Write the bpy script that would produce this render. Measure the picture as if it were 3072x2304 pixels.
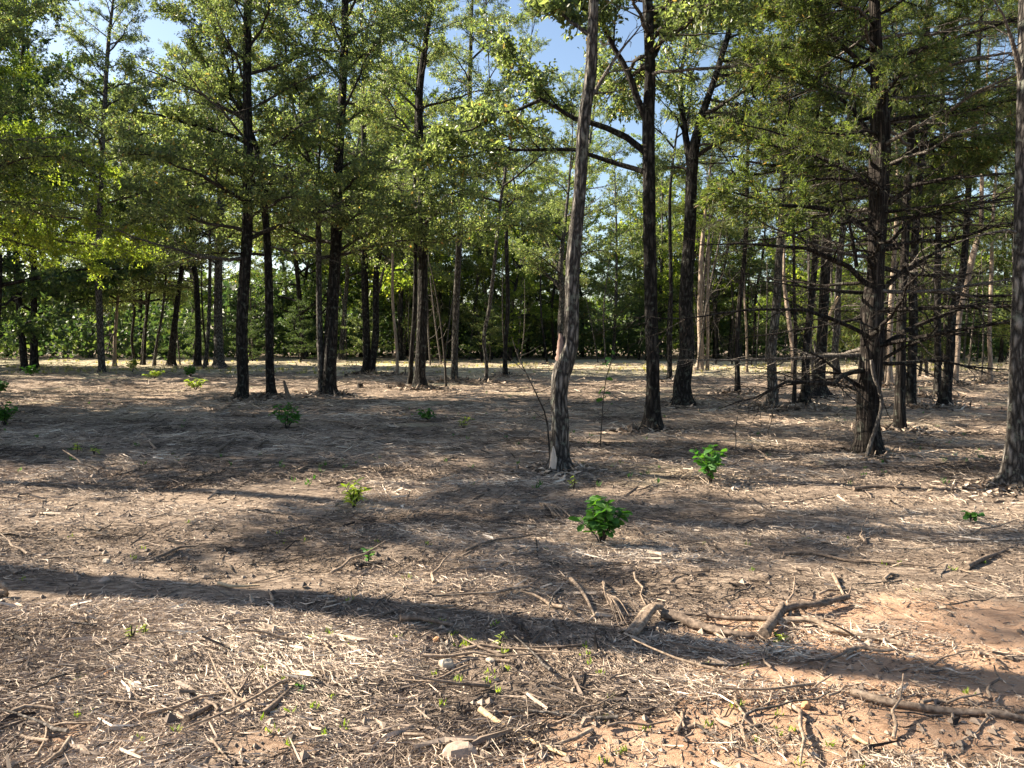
import bpy, math, random
import numpy as np
from mathutils import Vector, Matrix, Quaternion

R = math.radians
rng = np.random.default_rng(7)
random.seed(7)
scene = bpy.context.scene
for o in list(bpy.data.objects):
    bpy.data.objects.remove(o)

# ------------------------------------------------------------------ camera
FPX, HOR, CAMH = 2320.0, 1010.0, 1.6            # focal length in photo pixels, horizon row, eye height
PITCH = math.atan((1152 - HOR) / FPX)
cam_d = bpy.data.cameras.new("camera")
cam = bpy.data.objects.new("camera", cam_d)
scene.collection.objects.link(cam)
cam.location = (0, 0, CAMH)
cam.rotation_euler = (R(90) - PITCH, 0, 0)
cam_d.sensor_width = 36.0
cam_d.lens = 36.0 * FPX / 3072
cam_d.clip_end = 3000
cam_d.clip_start = 0.05
scene.camera = cam

# ------------------------------------------------------------------ sky, sun, exposure
SUN_EL, SUN_AZ = R(33), R(-74)                  # azimuth clockwise from the view direction: sun at the left, a little ahead
world = bpy.data.worlds.new("World")
scene.world = world
world.use_nodes = True
wn = world.node_tree
for n in list(wn.nodes):
    wn.nodes.remove(n)
sky = wn.nodes.new("ShaderNodeTexSky")
sky.sky_type = 'NISHITA'
sky.sun_disc = False
sky.sun_elevation = SUN_EL
sky.sun_rotation = SUN_AZ
sky.air_density = 1.0
sky.dust_density = 1.2
sky.ozone_density = 1.0
bg = wn.nodes.new("ShaderNodeBackground")
bg.inputs[1].default_value = 0.056
wo = wn.nodes.new("ShaderNodeOutputWorld")
wn.links.new(sky.outputs[0], bg.inputs[0])
wn.links.new(bg.outputs[0], wo.inputs[0])
sun_d = bpy.data.lights.new("sun", 'SUN')
sun_d.energy = 5.0
sun_d.angle = R(0.4)
sun_d.color = (1.0, 0.875, 0.70)
sun = bpy.data.objects.new("sun", sun_d)
scene.collection.objects.link(sun)
sdir = Vector((math.sin(SUN_AZ) * math.cos(SUN_EL), math.cos(SUN_AZ) * math.cos(SUN_EL), math.sin(SUN_EL)))
sun.rotation_euler = (-sdir).to_track_quat('-Z', 'Y').to_euler()
sun.location = sdir * 50
scene.view_settings.view_transform = 'Standard'
scene.view_settings.look = 'None'
scene.view_settings.exposure = 2.05
scene.view_settings.gamma = 1.0
scene.view_settings.use_curve_mapping = False
scene.cycles.max_bounces = 8
scene.cycles.transparent_max_bounces = 4

# ------------------------------------------------------------------ noise and ground height
_tab = np.random.default_rng(3).random((256, 256))
def vnoise(x, y):
    x = np.asarray(x, float); y = np.asarray(y, float)
    xi = np.floor(x).astype(int); yi = np.floor(y).astype(int)
    fx = x - xi; fy = y - yi
    fx = fx * fx * (3 - 2 * fx); fy = fy * fy * (3 - 2 * fy)
    a = _tab[xi & 255, yi & 255]; b = _tab[(xi + 1) & 255, yi & 255]
    c = _tab[xi & 255, (yi + 1) & 255]; d = _tab[(xi + 1) & 255, (yi + 1) & 255]
    return a + (b - a) * fx + (c - a) * fy + (a - b - c + d) * fx * fy
def fbm(x, y, o=3):
    s = 0; a = .5; t = 0
    for k in range(o):
        s = s + a * vnoise(x + 17.3 * k, y + 5.1 * k); t += a
        x = x * 2.03; y = y * 2.03; a *= .5
    return s / t
def H(x, y):
    x = np.asarray(x, float); y = np.asarray(y, float)
    h = 0.10 * (fbm(x * .16 + 9, y * .25 + 4, 2) - .5)
    h = h + 0.09 * (fbm(x * .7 + 3, y * 1.5, 3) - .5)           # low windrows of mulch lying across the view
    h = h + 0.035 * (fbm(x * 3.1, y * 5.0 + 8, 3) - .5)
    h = h + 0.014 * (vnoise(x * 17, y * 21) - .5)
    return h
def Hs(x, y): return float(H(x, y))

def ray(px, py):
    u = (px - 1536) / FPX; v = (1152 - py) / FPX
    c, s = math.cos(PITCH), math.sin(PITCH)
    return u, c + v * s, -s + v * c
def P(px, py, D):                               # world point seen at a photo pixel at depth D along the view
    x, y, z = ray(px, py)
    return np.array([x / y * D, D, CAMH + z / y * D])
def G(px, py):                                  # the point of the ground seen at a photo pixel
    x, y, z = ray(px, py)
    t = CAMH / -z
    return np.array([x * t, y * t, 0.0])

# ------------------------------------------------------------------ materials
def newmat(name):
    m = bpy.data.materials.new(name); m.use_nodes = True
    nt = m.node_tree
    for n in list(nt.nodes): nt.nodes.remove(n)
    out = nt.nodes.new("ShaderNodeOutputMaterial")
    return m, nt, out
def N(nt, t, **kw):
    n = nt.nodes.new(t)
    for k, v in kw.items():
        if k in n.inputs: n.inputs[k].default_value = v
        else: setattr(n, k, v)
    return n
def ramp(nt, src, stops):
    r = nt.nodes.new("ShaderNodeValToRGB")
    el = r.color_ramp.elements
    while len(el) < len(stops): el.new(.5)
    for e, (p, c) in zip(el, stops): e.position = p; e.color = (*c, 1)
    nt.links.new(src, r.inputs[0]); return r

def leaf_mat(name, stops, trans=.45, tcol=(1.25, 1.35, .5), rough=.5, spec=.35):
    m, nt, out = newmat(name)
    at = N(nt, "ShaderNodeAttribute", attribute_name="r")
    cr = ramp(nt, at.outputs["Fac"], stops)
    p = N(nt, "ShaderNodeBsdfPrincipled", Roughness=rough)
    p.inputs["Specular IOR Level"].default_value = spec
    nt.links.new(cr.outputs[0], p.inputs["Base Color"])
    mx = N(nt, "ShaderNodeMix", data_type='RGBA', blend_type='MULTIPLY')
    mx.inputs[0].default_value = 1
    nt.links.new(cr.outputs[0], mx.inputs[6]); mx.inputs[7].default_value = (*tcol, 1)
    tr = N(nt, "ShaderNodeBsdfTranslucent")
    nt.links.new(mx.outputs[2], tr.inputs[0])
    ms = N(nt, "ShaderNodeMixShader"); ms.inputs[0].default_value = trans
    nt.links.new(p.outputs[0], ms.inputs[1]); nt.links.new(tr.outputs[0], ms.inputs[2])
    nt.links.new(ms.outputs[0], out.inputs[0])
    return m
M_OAK = leaf_mat("oak_leaves", [(0, (.045, .066, .036)), (.4, (.10, .131, .062)), (.8, (.175, .21, .10)), (.96, (.27, .31, .12)), (1, (.30, .16, .06))], .55, (1.8, 1.9, 1.0), .38, .5)
M_MAPLE = leaf_mat("maple_leaves", [(0, (.09, .125, .035)), (.5, (.15, .19, .055)), (.85, (.22, .26, .08)), (1, (.32, .30, .08))], .6, (1.8, 2.0, .6))
M_CEDAR = leaf_mat("cedar_foliage", [(0, (.04, .06, .03)), (.5, (.08, .105, .04)), (.9, (.15, .18, .065)), (1, (.22, .13, .07))], .5, (1.8, 1.95, .8))
M_SHADED = leaf_mat("shaded_leaves", [(0, (.03, .06, .034)), (.5, (.065, .105, .052)), (1, (.15, .19, .075))], .5)  # shade inside the wood put into a darker leaf colour
M_SAP = leaf_mat("sapling_leaves", [(0, (.03, .10, .025)), (.5, (.055, .15, .035)), (1, (.11, .23, .05))], .4, (1.3, 1.5, .4), .6, .25)
M_SAPY = leaf_mat("young_leaves", [(0, (.13, .20, .03)), (.5, (.20, .28, .05)), (1, (.33, .38, .09))], .45, (1.3, 1.4, .4))
M_GRASS = leaf_mat("grass_blades", [(0, (.20, .21, .08)), (.5, (.40, .37, .18)), (1, (.58, .48, .30))], .4)

def bark_mat(name, dark, mid, light, sc=14.0, bump=.8, lich=0.0, stretch=.26):
    m, nt, out = newmat(name)
    tc = N(nt, "ShaderNodeTexCoord")
    mp = N(nt, "ShaderNodeMapping"); mp.inputs["Scale"].default_value = (1, 1, stretch)
    nt.links.new(tc.outputs["Object"], mp.inputs[0])
    nz = N(nt, "ShaderNodeTexNoise", Scale=sc * .6, Detail=3.0)
    nt.links.new(mp.outputs[0], nz.inputs[0])
    mx = N(nt, "ShaderNodeMix", data_type='VECTOR'); mx.inputs[0].default_value = .06
    nt.links.new(mp.outputs[0], mx.inputs[4]); nt.links.new(nz.outputs["Color"], mx.inputs[5])
    vo = N(nt, "ShaderNodeTexVoronoi", Scale=sc, feature='DISTANCE_TO_EDGE')
    nt.links.new(mx.outputs[1], vo.inputs[0])
    n2 = N(nt, "ShaderNodeTexNoise", Scale=sc * 3.2, Detail=4.0, Roughness=.7)
    nt.links.new(mp.outputs[0], n2.inputs[0])
    n3 = N(nt, "ShaderNodeTexNoise", Scale=1.7, Detail=3.0)
    nt.links.new(tc.outputs["Object"], n3.inputs[0])
    ad = N(nt, "ShaderNodeMath", operation='MULTIPLY_ADD'); ad.inputs[1].default_value = 1.3
    nt.links.new(vo.outputs["Distance"], ad.inputs[0])
    s2 = N(nt, "ShaderNodeMath", operation='MULTIPLY'); s2.inputs[1].default_value = .62
    nt.links.new(n2.outputs[0], s2.inputs[0]); nt.links.new(s2.outputs[0], ad.inputs[2])
    cr = ramp(nt, ad.outputs[0], [(.22, dark), (.48, mid), (.85, light)])
    big = ramp(nt, n3.outputs[0], [(.3, (.75, .75, .75)), (.7, (1.25, 1.22, 1.18))])
    mm = N(nt, "ShaderNodeMix", data_type='RGBA', blend_type='MULTIPLY'); mm.inputs[0].default_value = 1
    nt.links.new(cr.outputs[0], mm.inputs[6]); nt.links.new(big.outputs[0], mm.inputs[7])
    col = mm.outputs[2]
    if lich:
        n4 = N(nt, "ShaderNodeTexNoise", Scale=9.0, Detail=5.0, Roughness=.65)
        nt.links.new(tc.outputs["Object"], n4.inputs[0])
        lr = ramp(nt, n4.outputs[0], [(.56, (0, 0, 0)), (.66, (lich, lich, lich))])
        ml = N(nt, "ShaderNodeMix", data_type='RGBA'); ml.inputs[7].default_value = (.27, .30, .24, 1)
        nt.links.new(lr.outputs[0], ml.inputs[0]); nt.links.new(col, ml.inputs[6])
        col = ml.outputs[2]
    b = N(nt, "ShaderNodeBump", Strength=bump, Distance=.045)
    nt.links.new(ad.outputs[0], b.inputs["Height"])
    p = N(nt, "ShaderNodeBsdfPrincipled", Roughness=.9)
    p.inputs["Specular IOR Level"].default_value = .15
    nt.links.new(col, p.inputs["Base Color"]); nt.links.new(b.outputs[0], p.inputs["Normal"])
    nt.links.new(p.outputs[0], out.inputs[0])
    return m
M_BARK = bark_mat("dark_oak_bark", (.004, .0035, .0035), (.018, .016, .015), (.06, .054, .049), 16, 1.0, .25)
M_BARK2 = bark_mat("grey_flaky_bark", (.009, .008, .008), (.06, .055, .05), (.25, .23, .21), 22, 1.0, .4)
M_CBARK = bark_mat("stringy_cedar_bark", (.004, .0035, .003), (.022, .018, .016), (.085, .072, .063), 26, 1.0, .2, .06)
M_PALE_LIT = bark_mat("pale_sunlit_bark", (.14, .11, .085), (.27, .21, .165), (.40, .33, .27), 9, .4, .3)  # pale bark, doubling as painted sunlight on the lit trunks
M_TWIG = bark_mat("twig_bark", (.012, .010, .009), (.04, .035, .03), (.10, .09, .08), 30, .3)
M_DEAD = bark_mat("dead_twig_bark", (.03, .027, .024), (.085, .075, .067), (.22, .20, .18), 30, .3)

def wood_mat(name, a, b_, c, sc=(60, 60, 4), rough=.85):
    m, nt, out = newmat(name)
    tc = N(nt, "ShaderNodeTexCoord"); mp = N(nt, "ShaderNodeMapping"); mp.inputs["Scale"].default_value = sc
    nt.links.new(tc.outputs["Object"], mp.inputs[0])
    nz = N(nt, "ShaderNodeTexNoise", Scale=1.0, Detail=5.0, Roughness=.65)
    nt.links.new(mp.outputs[0], nz.inputs[0])
    cr = ramp(nt, nz.outputs[0], [(.3, a), (.5, b_), (.72, c)])
    b = N(nt, "ShaderNodeBump", Strength=.7, Distance=.006); nt.links.new(nz.outputs[0], b.inputs["Height"])
    p = N(nt, "ShaderNodeBsdfPrincipled", Roughness=rough); p.inputs["Specular IOR Level"].default_value = .2
    nt.links.new(cr.outputs[0], p.inputs["Base Color"]); nt.links.new(b.outputs[0], p.inputs["Normal"])
    nt.links.new(p.outputs[0], out.inputs[0]); return m
M_LOG = wood_mat("weathered_wood", (.07, .05, .038), (.22, .165, .12), (.42, .33, .25), (40, 40, 40))
M_LOGD = wood_mat("dark_weathered_wood", (.05, .038, .03), (.14, .105, .08), (.27, .21, .16), (40, 40, 40))
M_SPLIT = wood_mat("fresh_split_wood", (.34, .23, .13), (.52, .38, .23), (.66, .52, .34), (60, 60, 12))
M_CHAR = wood_mat("blackened_wood", (.008, .008, .008), (.025, .022, .02), (.06, .05, .045), (40, 40, 40))

M_SCAR = wood_mat('barkless_wood', (.36, .28, .22), (.52, .42, .34), (.64, .55, .46), (50, 50, 10))
M_STUB = wood_mat('pink_lit_dead_wood', (.09, .055, .045), (.24, .16, .13), (.38, .28, .23), (50, 50, 8))  # pink light on the stub put into its wood colour
def stone_mat(name, a, c):
    m, nt, out = newmat(name)
    tc = N(nt, "ShaderNodeTexCoord")
    nz = N(nt, "ShaderNodeTexNoise", Scale=28.0, Detail=6.0, Roughness=.7); nt.links.new(tc.outputs["Object"], nz.inputs[0])
    cr = ramp(nt, nz.outputs[0], [(.3, a), (.7, c)])
    b = N(nt, "ShaderNodeBump", Strength=.6, Distance=.006); nt.links.new(nz.outputs[0], b.inputs["Height"])
    p = N(nt, "ShaderNodeBsdfPrincipled", Roughness=.85)
    nt.links.new(cr.outputs[0], p.inputs["Base Color"]); nt.links.new(b.outputs[0], p.inputs["Normal"])
    nt.links.new(p.outputs[0], out.inputs[0]); return m
M_STG = stone_mat("grey_brown_stone", (.20, .15, .115), (.38, .30, .24))
M_STP = stone_mat("pale_stone", (.28, .23, .18), (.44, .38, .30))
M_STO = stone_mat("orange_stone", (.34, .16, .07), (.52, .30, .15))

def chip_mat():
    m, nt, out = newmat("shredded_wood")
    at = N(nt, "ShaderNodeAttribute", attribute_name="r")
    cr = ramp(nt, at.outputs["Fac"], [(0, (.03, .022, .017)), (.22, (.12, .092, .073)), (.5, (.37, .29, .222)), (.78, (.60, .49, .385)), (1, (.82, .72, .59))])
    tc = N(nt, "ShaderNodeTexCoord")
    nz = N(nt, "ShaderNodeTexNoise", Scale=90.0, Detail=2.0); nt.links.new(tc.outputs["Object"], nz.inputs[0])
    rr = ramp(nt, nz.outputs[0], [(.3, (.72, .72, .72)), (.7, (1.15, 1.15, 1.15))])
    mm = N(nt, "ShaderNodeMix", data_type='RGBA', blend_type='MULTIPLY'); mm.inputs[0].default_value = 1
    nt.links.new(cr.outputs[0], mm.inputs[6]); nt.links.new(rr.outputs[0], mm.inputs[7])
    p = N(nt, "ShaderNodeBsdfPrincipled", Roughness=.8); p.inputs["Specular IOR Level"].default_value = .25
    nt.links.new(mm.outputs[2], p.inputs["Base Color"]); nt.links.new(p.outputs[0], out.inputs[0]); return m
M_CHIP = chip_mat()

def ground_mat():
    m, nt, out = newmat("forest_floor")
    tc = N(nt, "ShaderNodeTexCoord")
    L = nt.links.new
    # fine straw grain, stretched across the view like the windrows
    mp = N(nt, "ShaderNodeMapping"); mp.inputs["Scale"].default_value = (9, 34, 20); L(tc.outputs["Object"], mp.inputs[0])
    n1 = N(nt, "ShaderNodeTexNoise", Scale=1.0, Detail=8.0, Roughness=.75); L(mp.outputs[0], n1.inputs[0])
    c1 = ramp(nt, n1.outputs[0], [(.32, (.07, .052, .04)), (.45, (.22, .17, .135)), (.58, (.42, .34, .275)), (.72, (.64, .54, .45))])
    mp2 = N(nt, "ShaderNodeMapping"); mp2.inputs["Scale"].default_value = (.35, 1.3, 1); L(tc.outputs["Object"], mp2.inputs[0])
    n2 = N(nt, "ShaderNodeTexNoise", Scale=1.0, Detail=5.0, Roughness=.6); L(mp2.outputs[0], n2.inputs[0])
    c2 = ramp(nt, n2.outputs[0], [(.34, (.50, .49, .49)), (.60, (1.12, 1.09, 1.03))])
    m1 = N(nt, "ShaderNodeMix", data_type='RGBA', blend_type='MULTIPLY'); m1.inputs[0].default_value = 1
    L(c1.outputs[0], m1.inputs[6]); L(c2.outputs[0], m1.inputs[7])
    # bare orange clay where the mulch thins out (vertex attribute)
    at = N(nt, "ShaderNodeAttribute", attribute_name="clay")
    n3 = N(nt, "ShaderNodeTexNoise", Scale=60.0, Detail=5.0, Roughness=.7); L(tc.outputs["Object"], n3.inputs[0])
    nb_ = N(nt, 'ShaderNodeTexNoise', Scale=5.0, Detail=4.0, Roughness=.7); L(tc.outputs['Object'], nb_.inputs[0]); mh = N(nt, 'ShaderNodeMath', operation='MULTIPLY_ADD'); mh.inputs[1].default_value = .7; L(nb_.outputs[0], mh.inputs[0]); mh2 = N(nt, 'ShaderNodeMath', operation='MULTIPLY'); mh2.inputs[1].default_value = .35; L(n3.outputs[0], mh2.inputs[0]); L(mh2.outputs[0], mh.inputs[2])
    c3 = ramp(nt, mh.outputs[0], [(.3, (.26, .15, .09)), (.5, (.52, .33, .215)), (.75, (.68, .48, .34))])
    m2 = N(nt, "ShaderNodeMix", data_type='RGBA'); L(at.outputs["Fac"], m2.inputs[0]); L(m1.outputs[2], m2.inputs[6]); L(c3.outputs[0], m2.inputs[7])
    # pale dry grass, with the sunlit far strip painted in as lighter ground
    ag = N(nt, "ShaderNodeAttribute", attribute_name="dry_sunlit")
    c4 = ramp(nt, n3.outputs[0], [(.3, (.34, .30, .18)), (.7, (.68, .60, .42))])
    m3 = N(nt, "ShaderNodeMix", data_type='RGBA'); L(ag.outputs["Fac"], m3.inputs[0]); L(m2.outputs[2], m3.inputs[6]); L(c4.outputs[0], m3.inputs[7])
    ba = N(nt, "ShaderNodeMath", operation='ADD'); L(n1.outputs[0], ba.inputs[0])
    s3 = N(nt, "ShaderNodeMath", operation='MULTIPLY'); s3.inputs[1].default_value = .4; L(n3.outputs[0], s3.inputs[0]); L(s3.outputs[0], ba.inputs[1])
    b = N(nt, "ShaderNodeBump", Strength=.9, Distance=.05); L(ba.outputs[0], b.inputs["Height"])
    p = N(nt, "ShaderNodeBsdfPrincipled", Roughness=.95); p.inputs["Specular IOR Level"].default_value = .1
    L(m3.outputs[2], p.inputs["Base Color"]); L(b.outputs[0], p.inputs["Normal"]); L(p.outputs[0], out.inputs[0])
    return m
M_GROUND = ground_mat()

# ------------------------------------------------------------------ mesh helpers
COL = scene.collection
class MB:
    def __init__(s): s.v = []; s.f = []; s.r = []; s.n = 0
    def add(s, V, F, r=None):
        V = np.asarray(V, np.float32); F = np.asarray(F, np.int64)
        s.v.append(V); s.f.append(F + s.n); s.n += len(V)
        s.r.append(np.full(len(F), .5, np.float32) if r is None else np.broadcast_to(np.asarray(r, np.float32), (len(F),)))
    def mesh(s, name, mat, smooth=True, attr=True):
        V = np.concatenate(s.v); 
        me = bpy.data.meshes.new(name)
        me.vertices.add(len(V)); me.vertices.foreach_set("co", V.ravel())
        lens = []; idx = []; 
        for F in s.f:
            idx.append(F.ravel()); lens.append(np.full(len(F), F.shape[1]))
        idx = np.concatenate(idx); lens = np.concatenate(lens)
        st = np.concatenate([[0], np.cumsum(lens)[:-1]])
        me.loops.add(len(idx)); me.loops.foreach_set("vertex_index", idx.astype(np.int32))
        me.polygons.add(len(lens)); me.polygons.foreach_set("loop_start", st.astype(np.int32))
        me.polygons.foreach_set("use_smooth", np.full(len(lens), smooth))
        me.update(calc_edges=True)
        if attr:
            a = me.attributes.new("r", 'FLOAT', 'FACE'); a.data.foreach_set("value", np.concatenate(s.r).astype(np.float32))
        me.materials.append(mat)
        return me
def link(name, me, parent=None, M=None):
    o = bpy.data.objects.new(name, me); COL.objects.link(o)
    if parent is not None: o.parent = parent
    if M is not None: o.matrix_local = M
    return o
def tag(o, label=None, cat=None, group=None, kind=None):
    if label: o["label"] = label
    if cat: o["category"] = cat
    if group: o["group"] = group
    if kind: o["kind"] = kind
    return o
def tube(pts, rad, k=4, rr=None, cap=True):
    pts = np.asarray(pts, float); n = len(pts); rad = np.asarray(rad, float)
    T = np.gradient(pts, axis=0); T /= np.linalg.norm(T, axis=1)[:, None] + 1e-9
    avg = pts[-1] - pts[0]; avg = avg / (np.linalg.norm(avg) + 1e-9)
    ref = np.array([0, 0, 1.]) if abs(avg[2]) < .8 else np.array([0, 1., 0])
    A = np.cross(T, ref); A /= np.linalg.norm(A, axis=1)[:, None] + 1e-9
    B = np.cross(A, T)
    th = np.arange(k) * 2 * math.pi / k
    rr_ = rad[:, None] * (1 if rr is None else rr)
    V = pts[:, None, :] + rr_[..., None] * (np.cos(th)[None, :, None] * A[:, None, :] + np.sin(th)[None, :, None] * B[:, None, :])
    i = np.arange(n - 1)[:, None] * k; j = np.arange(k)[None, :]; j2 = (j + 1) % k
    F = np.stack([i + j, i + j2, i + k + j2, i + k + j], -1).reshape(-1, 4)
    return V.reshape(-1, 3), F
def resample(pts, step):
    """Catmull-Rom through rows (x, y, z, r)"""
    p = np.asarray(pts, float); out = []
    q = np.vstack([2 * p[0] - p[1], p, 2 * p[-1] - p[-2]])
    for i in range(1, len(q) - 2):
        a, b, c, d = q[i - 1], q[i], q[i + 1], q[i + 2]
        n = max(1, int(np.linalg.norm((c - b)[:3]) / step))
        for t in np.arange(n) / n:
            out.append(.5 * ((2 * b) + (c - a) * t + (2 * a - 5 * b + 4 * c - d) * t * t + (3 * b - a - 3 * c + d) * t ** 3))
    out.append(p[-1]); return np.array(out)
def leaves(mb, Pn, D, L, W, g, up=.6, rv=None):
    """one folded diamond leaf at each point"""
    n = len(Pn)
    D = D / (np.linalg.norm(D, axis=1)[:, None] + 1e-9)
    nn = g.normal(size=(n, 3)); nn[:, 2] += up * 2
    S = np.cross(D, nn); S /= np.linalg.norm(S, axis=1)[:, None] + 1e-9
    Nn = np.cross(S, D)
    l = (L * g.uniform(.75, 1.25, n))[:, None]; w = (W * g.uniform(.7, 1.3, n))[:, None]
    mid = Pn + D * l * .45
    V = np.stack([Pn, mid + S * w * .5 + Nn * w * .18, Pn + D * l, mid - S * w * .5 + Nn * w * .18], 1).reshape(-1, 3)
    F = (np.arange(n)[:, None] * 4 + np.arange(4)[None, :])
    mb.add(V, F, g.random(n) if rv is None else rv)

# ------------------------------------------------------------------ branch sprays (canonical: grow along +X from the origin)
def grow_spray(seed, style, L=3.0, main=None, dense=1.0, rbase=None, u0=.16):
    g = np.random.default_rng(seed)
    W = MB(); F = MB()
    n = 10
    t = np.linspace(0, 1, n)
    if main is None:
        if style == 'oak':
            z = .10 * L * np.sin(t * 2.2 + g.uniform(-.5, .5)) + g.normal(0, .012 * L, n).cumsum() * .6
        else:
            z = -.05 * L * t + .10 * L * t ** 2 * g.uniform(-1, 1.2) + g.normal(0, .008 * L, n).cumsum()
        y = g.normal(0, .02 * L, n).cumsum()
        main = np.stack([t * L, y - y[0], z - z[0]], 1); main[0] = 0
    else:
        main = np.asarray(main, float); n = len(main); t = np.linspace(0, 1, n)
        L = np.linalg.norm(np.diff(main, axis=0), axis=1).sum()
    rb = rbase if rbase else (.016 * L if style == 'oak' else .013 * L)
    rad = rb * (1 - .86 * t) 
    W.add(*tube(main, rad, 6 if rbase else 5))
    def at(u):
        x = u * (n - 1); i = min(int(x), n - 2); f = x - i
        p = main[i] * (1 - f) + main[i + 1] * f; d = main[i + 1] - main[i]
        return p, d / np.linalg.norm(d), rb * (1 - .86 * u)
    ns = int((15 if style == 'oak' else 20 if style == 'cedar' else 16) * L / 3.0 * (1 if rbase is None else .9)) + 2
    LP, LD = [], []
    for i in range(ns):
        u = u0 + (1 - u0) * (i + g.uniform(0, .8)) / ns
        if u > 1: u = 1
        p, d, r = at(u)
        side = 1 if i % 2 else -1
        az = side * g.uniform(.5, 1.15)
        el = g.normal(.12 if style == 'oak' else -.05, .4)
        lat = np.cross([0, 0, 1], d); lat /= np.linalg.norm(lat) + 1e-6
        sd = d * math.cos(az) + lat * math.sin(az) + np.array([0, 0, math.sin(el)])
        sd /= np.linalg.norm(sd)
        sl = min(L, 4) * g.uniform(.22, .42) * (1.05 - .55 * u)
        m = 5; tt = np.linspace(0, 1, m)
        sp = p + sd * (tt * sl)[:, None] + np.cumsum(g.normal(0, .03 * sl, (m, 3)), 0) * np.array([1, 1, 1]) + np.array([0, 0, 1]) * ((-.12 if style != 'oak' else .02) * sl * tt ** 2)[:, None]
        sp[0] = p
        W.add(*tube(sp, np.maximum(r * .5 * (1 - .8 * tt), .0022), 3))
        nt_ = 6 if style == 'oak' else 7 if style == 'cedar' else 4
        for k in range(nt_):
            v = .2 + .8 * (k + g.random() * .7) / nt_
            x = v * (m - 1); a = min(int(x), m - 2); q = sp[a] * (1 - (x - a)) + sp[a + 1] * (x - a)
            td = sd + g.normal(0, .6, 3); td /= np.linalg.norm(td)
            tl = sl * g.uniform(.25, .5)
            q2 = q + td * tl + (np.array([0, 0, -.1]) * tl if style != 'oak' else 0)
            W.add(*tube([q, (q + q2) / 2 + g.normal(0, .04 * tl, 3), q2], [.0035, .0025, .0012], 3))
            if style == 'oak':
                c = int(20 * dense); s = g.uniform(.15, 1.1, c)
                LP.append(q + (q2 - q) * s[:, None] + g.normal(0, .045, (c, 3)))
                LD.append(td * .5 + g.normal(0, .7, (c, 3)) + [0, 0, -.25])
            elif style == 'cedar':
                c = int(26 * dense); s = g.uniform(0, 1.1, c)
                LP.append(q + (q2 - q) * s[:, None] + g.normal(0, .018, (c, 3)))
                LD.append(td + g.normal(0, .55, (c, 3)) + [0, 0, -.1])
    if LP:
        LP = np.concatenate(LP); LD = np.concatenate(LD)
        if style == 'oak': leaves(F, LP, LD, g.lognormal(math.log(.078), .3, len(LP)).clip(.04, .15), .045, g, .6)
        else: leaves(F, LP, LD, .085, .017, g, .5)
    return W, (F if len(F.v) else None)

SPR = {}
def spray_meshes():
    for st, cnt, wm, lm in (('oak', 9, M_TWIG, M_OAK), ('cedar', 7, M_CBARK, M_CEDAR), ('dead', 4, M_DEAD, None)):
        SPR[st] = []
        for i in range(cnt):
            W, F = grow_spray(100 + i + 50 * len(st), st)
            SPR[st].append((W.mesh("branch", wm), F.mesh("foliage", lm, False) if F else None))
    SPR['maple'] = []
    for i in range(5):
        W, F = grow_spray(400 + i, 'oak', 3.0, None, .8)
        SPR['maple'].append((W.mesh("branch", M_TWIG), F.mesh("foliage", M_MAPLE, False)))
spray_meshes()
DARKDEAD = {}
for _w, _ in SPR['dead']:
    c = _w.copy(); c.materials.clear(); c.materials.append(M_CBARK); DARKDEAD[_w.name] = c

def spray_matrix(p, az, el, s, roll=0.0):
    m = Matrix.Rotation(az, 4, 'Z') @ Matrix.Rotation(-el, 4, 'Y') @ Matrix.Rotation(roll, 4, 'X') @ Matrix.Scale(s, 4)
    return Matrix.Translation(Vector(p)) @ m

def trunk_mesh(rows, mat, seed, k=18, flare=.7, rough=.06, step=.13, fine_to=9.0):
    """rows (x,y,z,r) in tree space, bark ridges and root flare"""
    g = np.random.default_rng(seed)
    q = resample(rows, step)
    z = q[:, 2]
    keep = [0]
    for i in range(1, len(q)):
        st = step if z[i] < fine_to else .6
        if z[i] - z[keep[-1]] >= st * .9 or i == len(q) - 1: keep.append(i)
    q = q[keep]; z = q[:, 2]
    th = np.arange(k) * 2 * math.pi / k
    rr = np.ones((len(q), k))
    for _ in range(7):
        a = g.integers(2, 8); ph = g.uniform(0, 6.28); fz = g.uniform(.4, 3.5); pz = g.uniform(0, 6.28)
        rr += rough * .4 * np.sin(a * th[None, :] + ph + .6 * np.sin(z * fz + pz)[:, None])
    rr += g.normal(0, rough * .35, rr.shape)
    ex = np.exp(-np.maximum(z, 0) / .16)[:, None]
    lob = .5 + .5 * np.sin(th * g.integers(3, 5) + g.uniform(0, 6))[None, :] ** 3
    rr += flare * ex * (.35 + .9 * lob)
    V, F = tube(q[:, :3], q[:, 3], k, rr)
    b = MB(); b.add(V, F); return b

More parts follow.
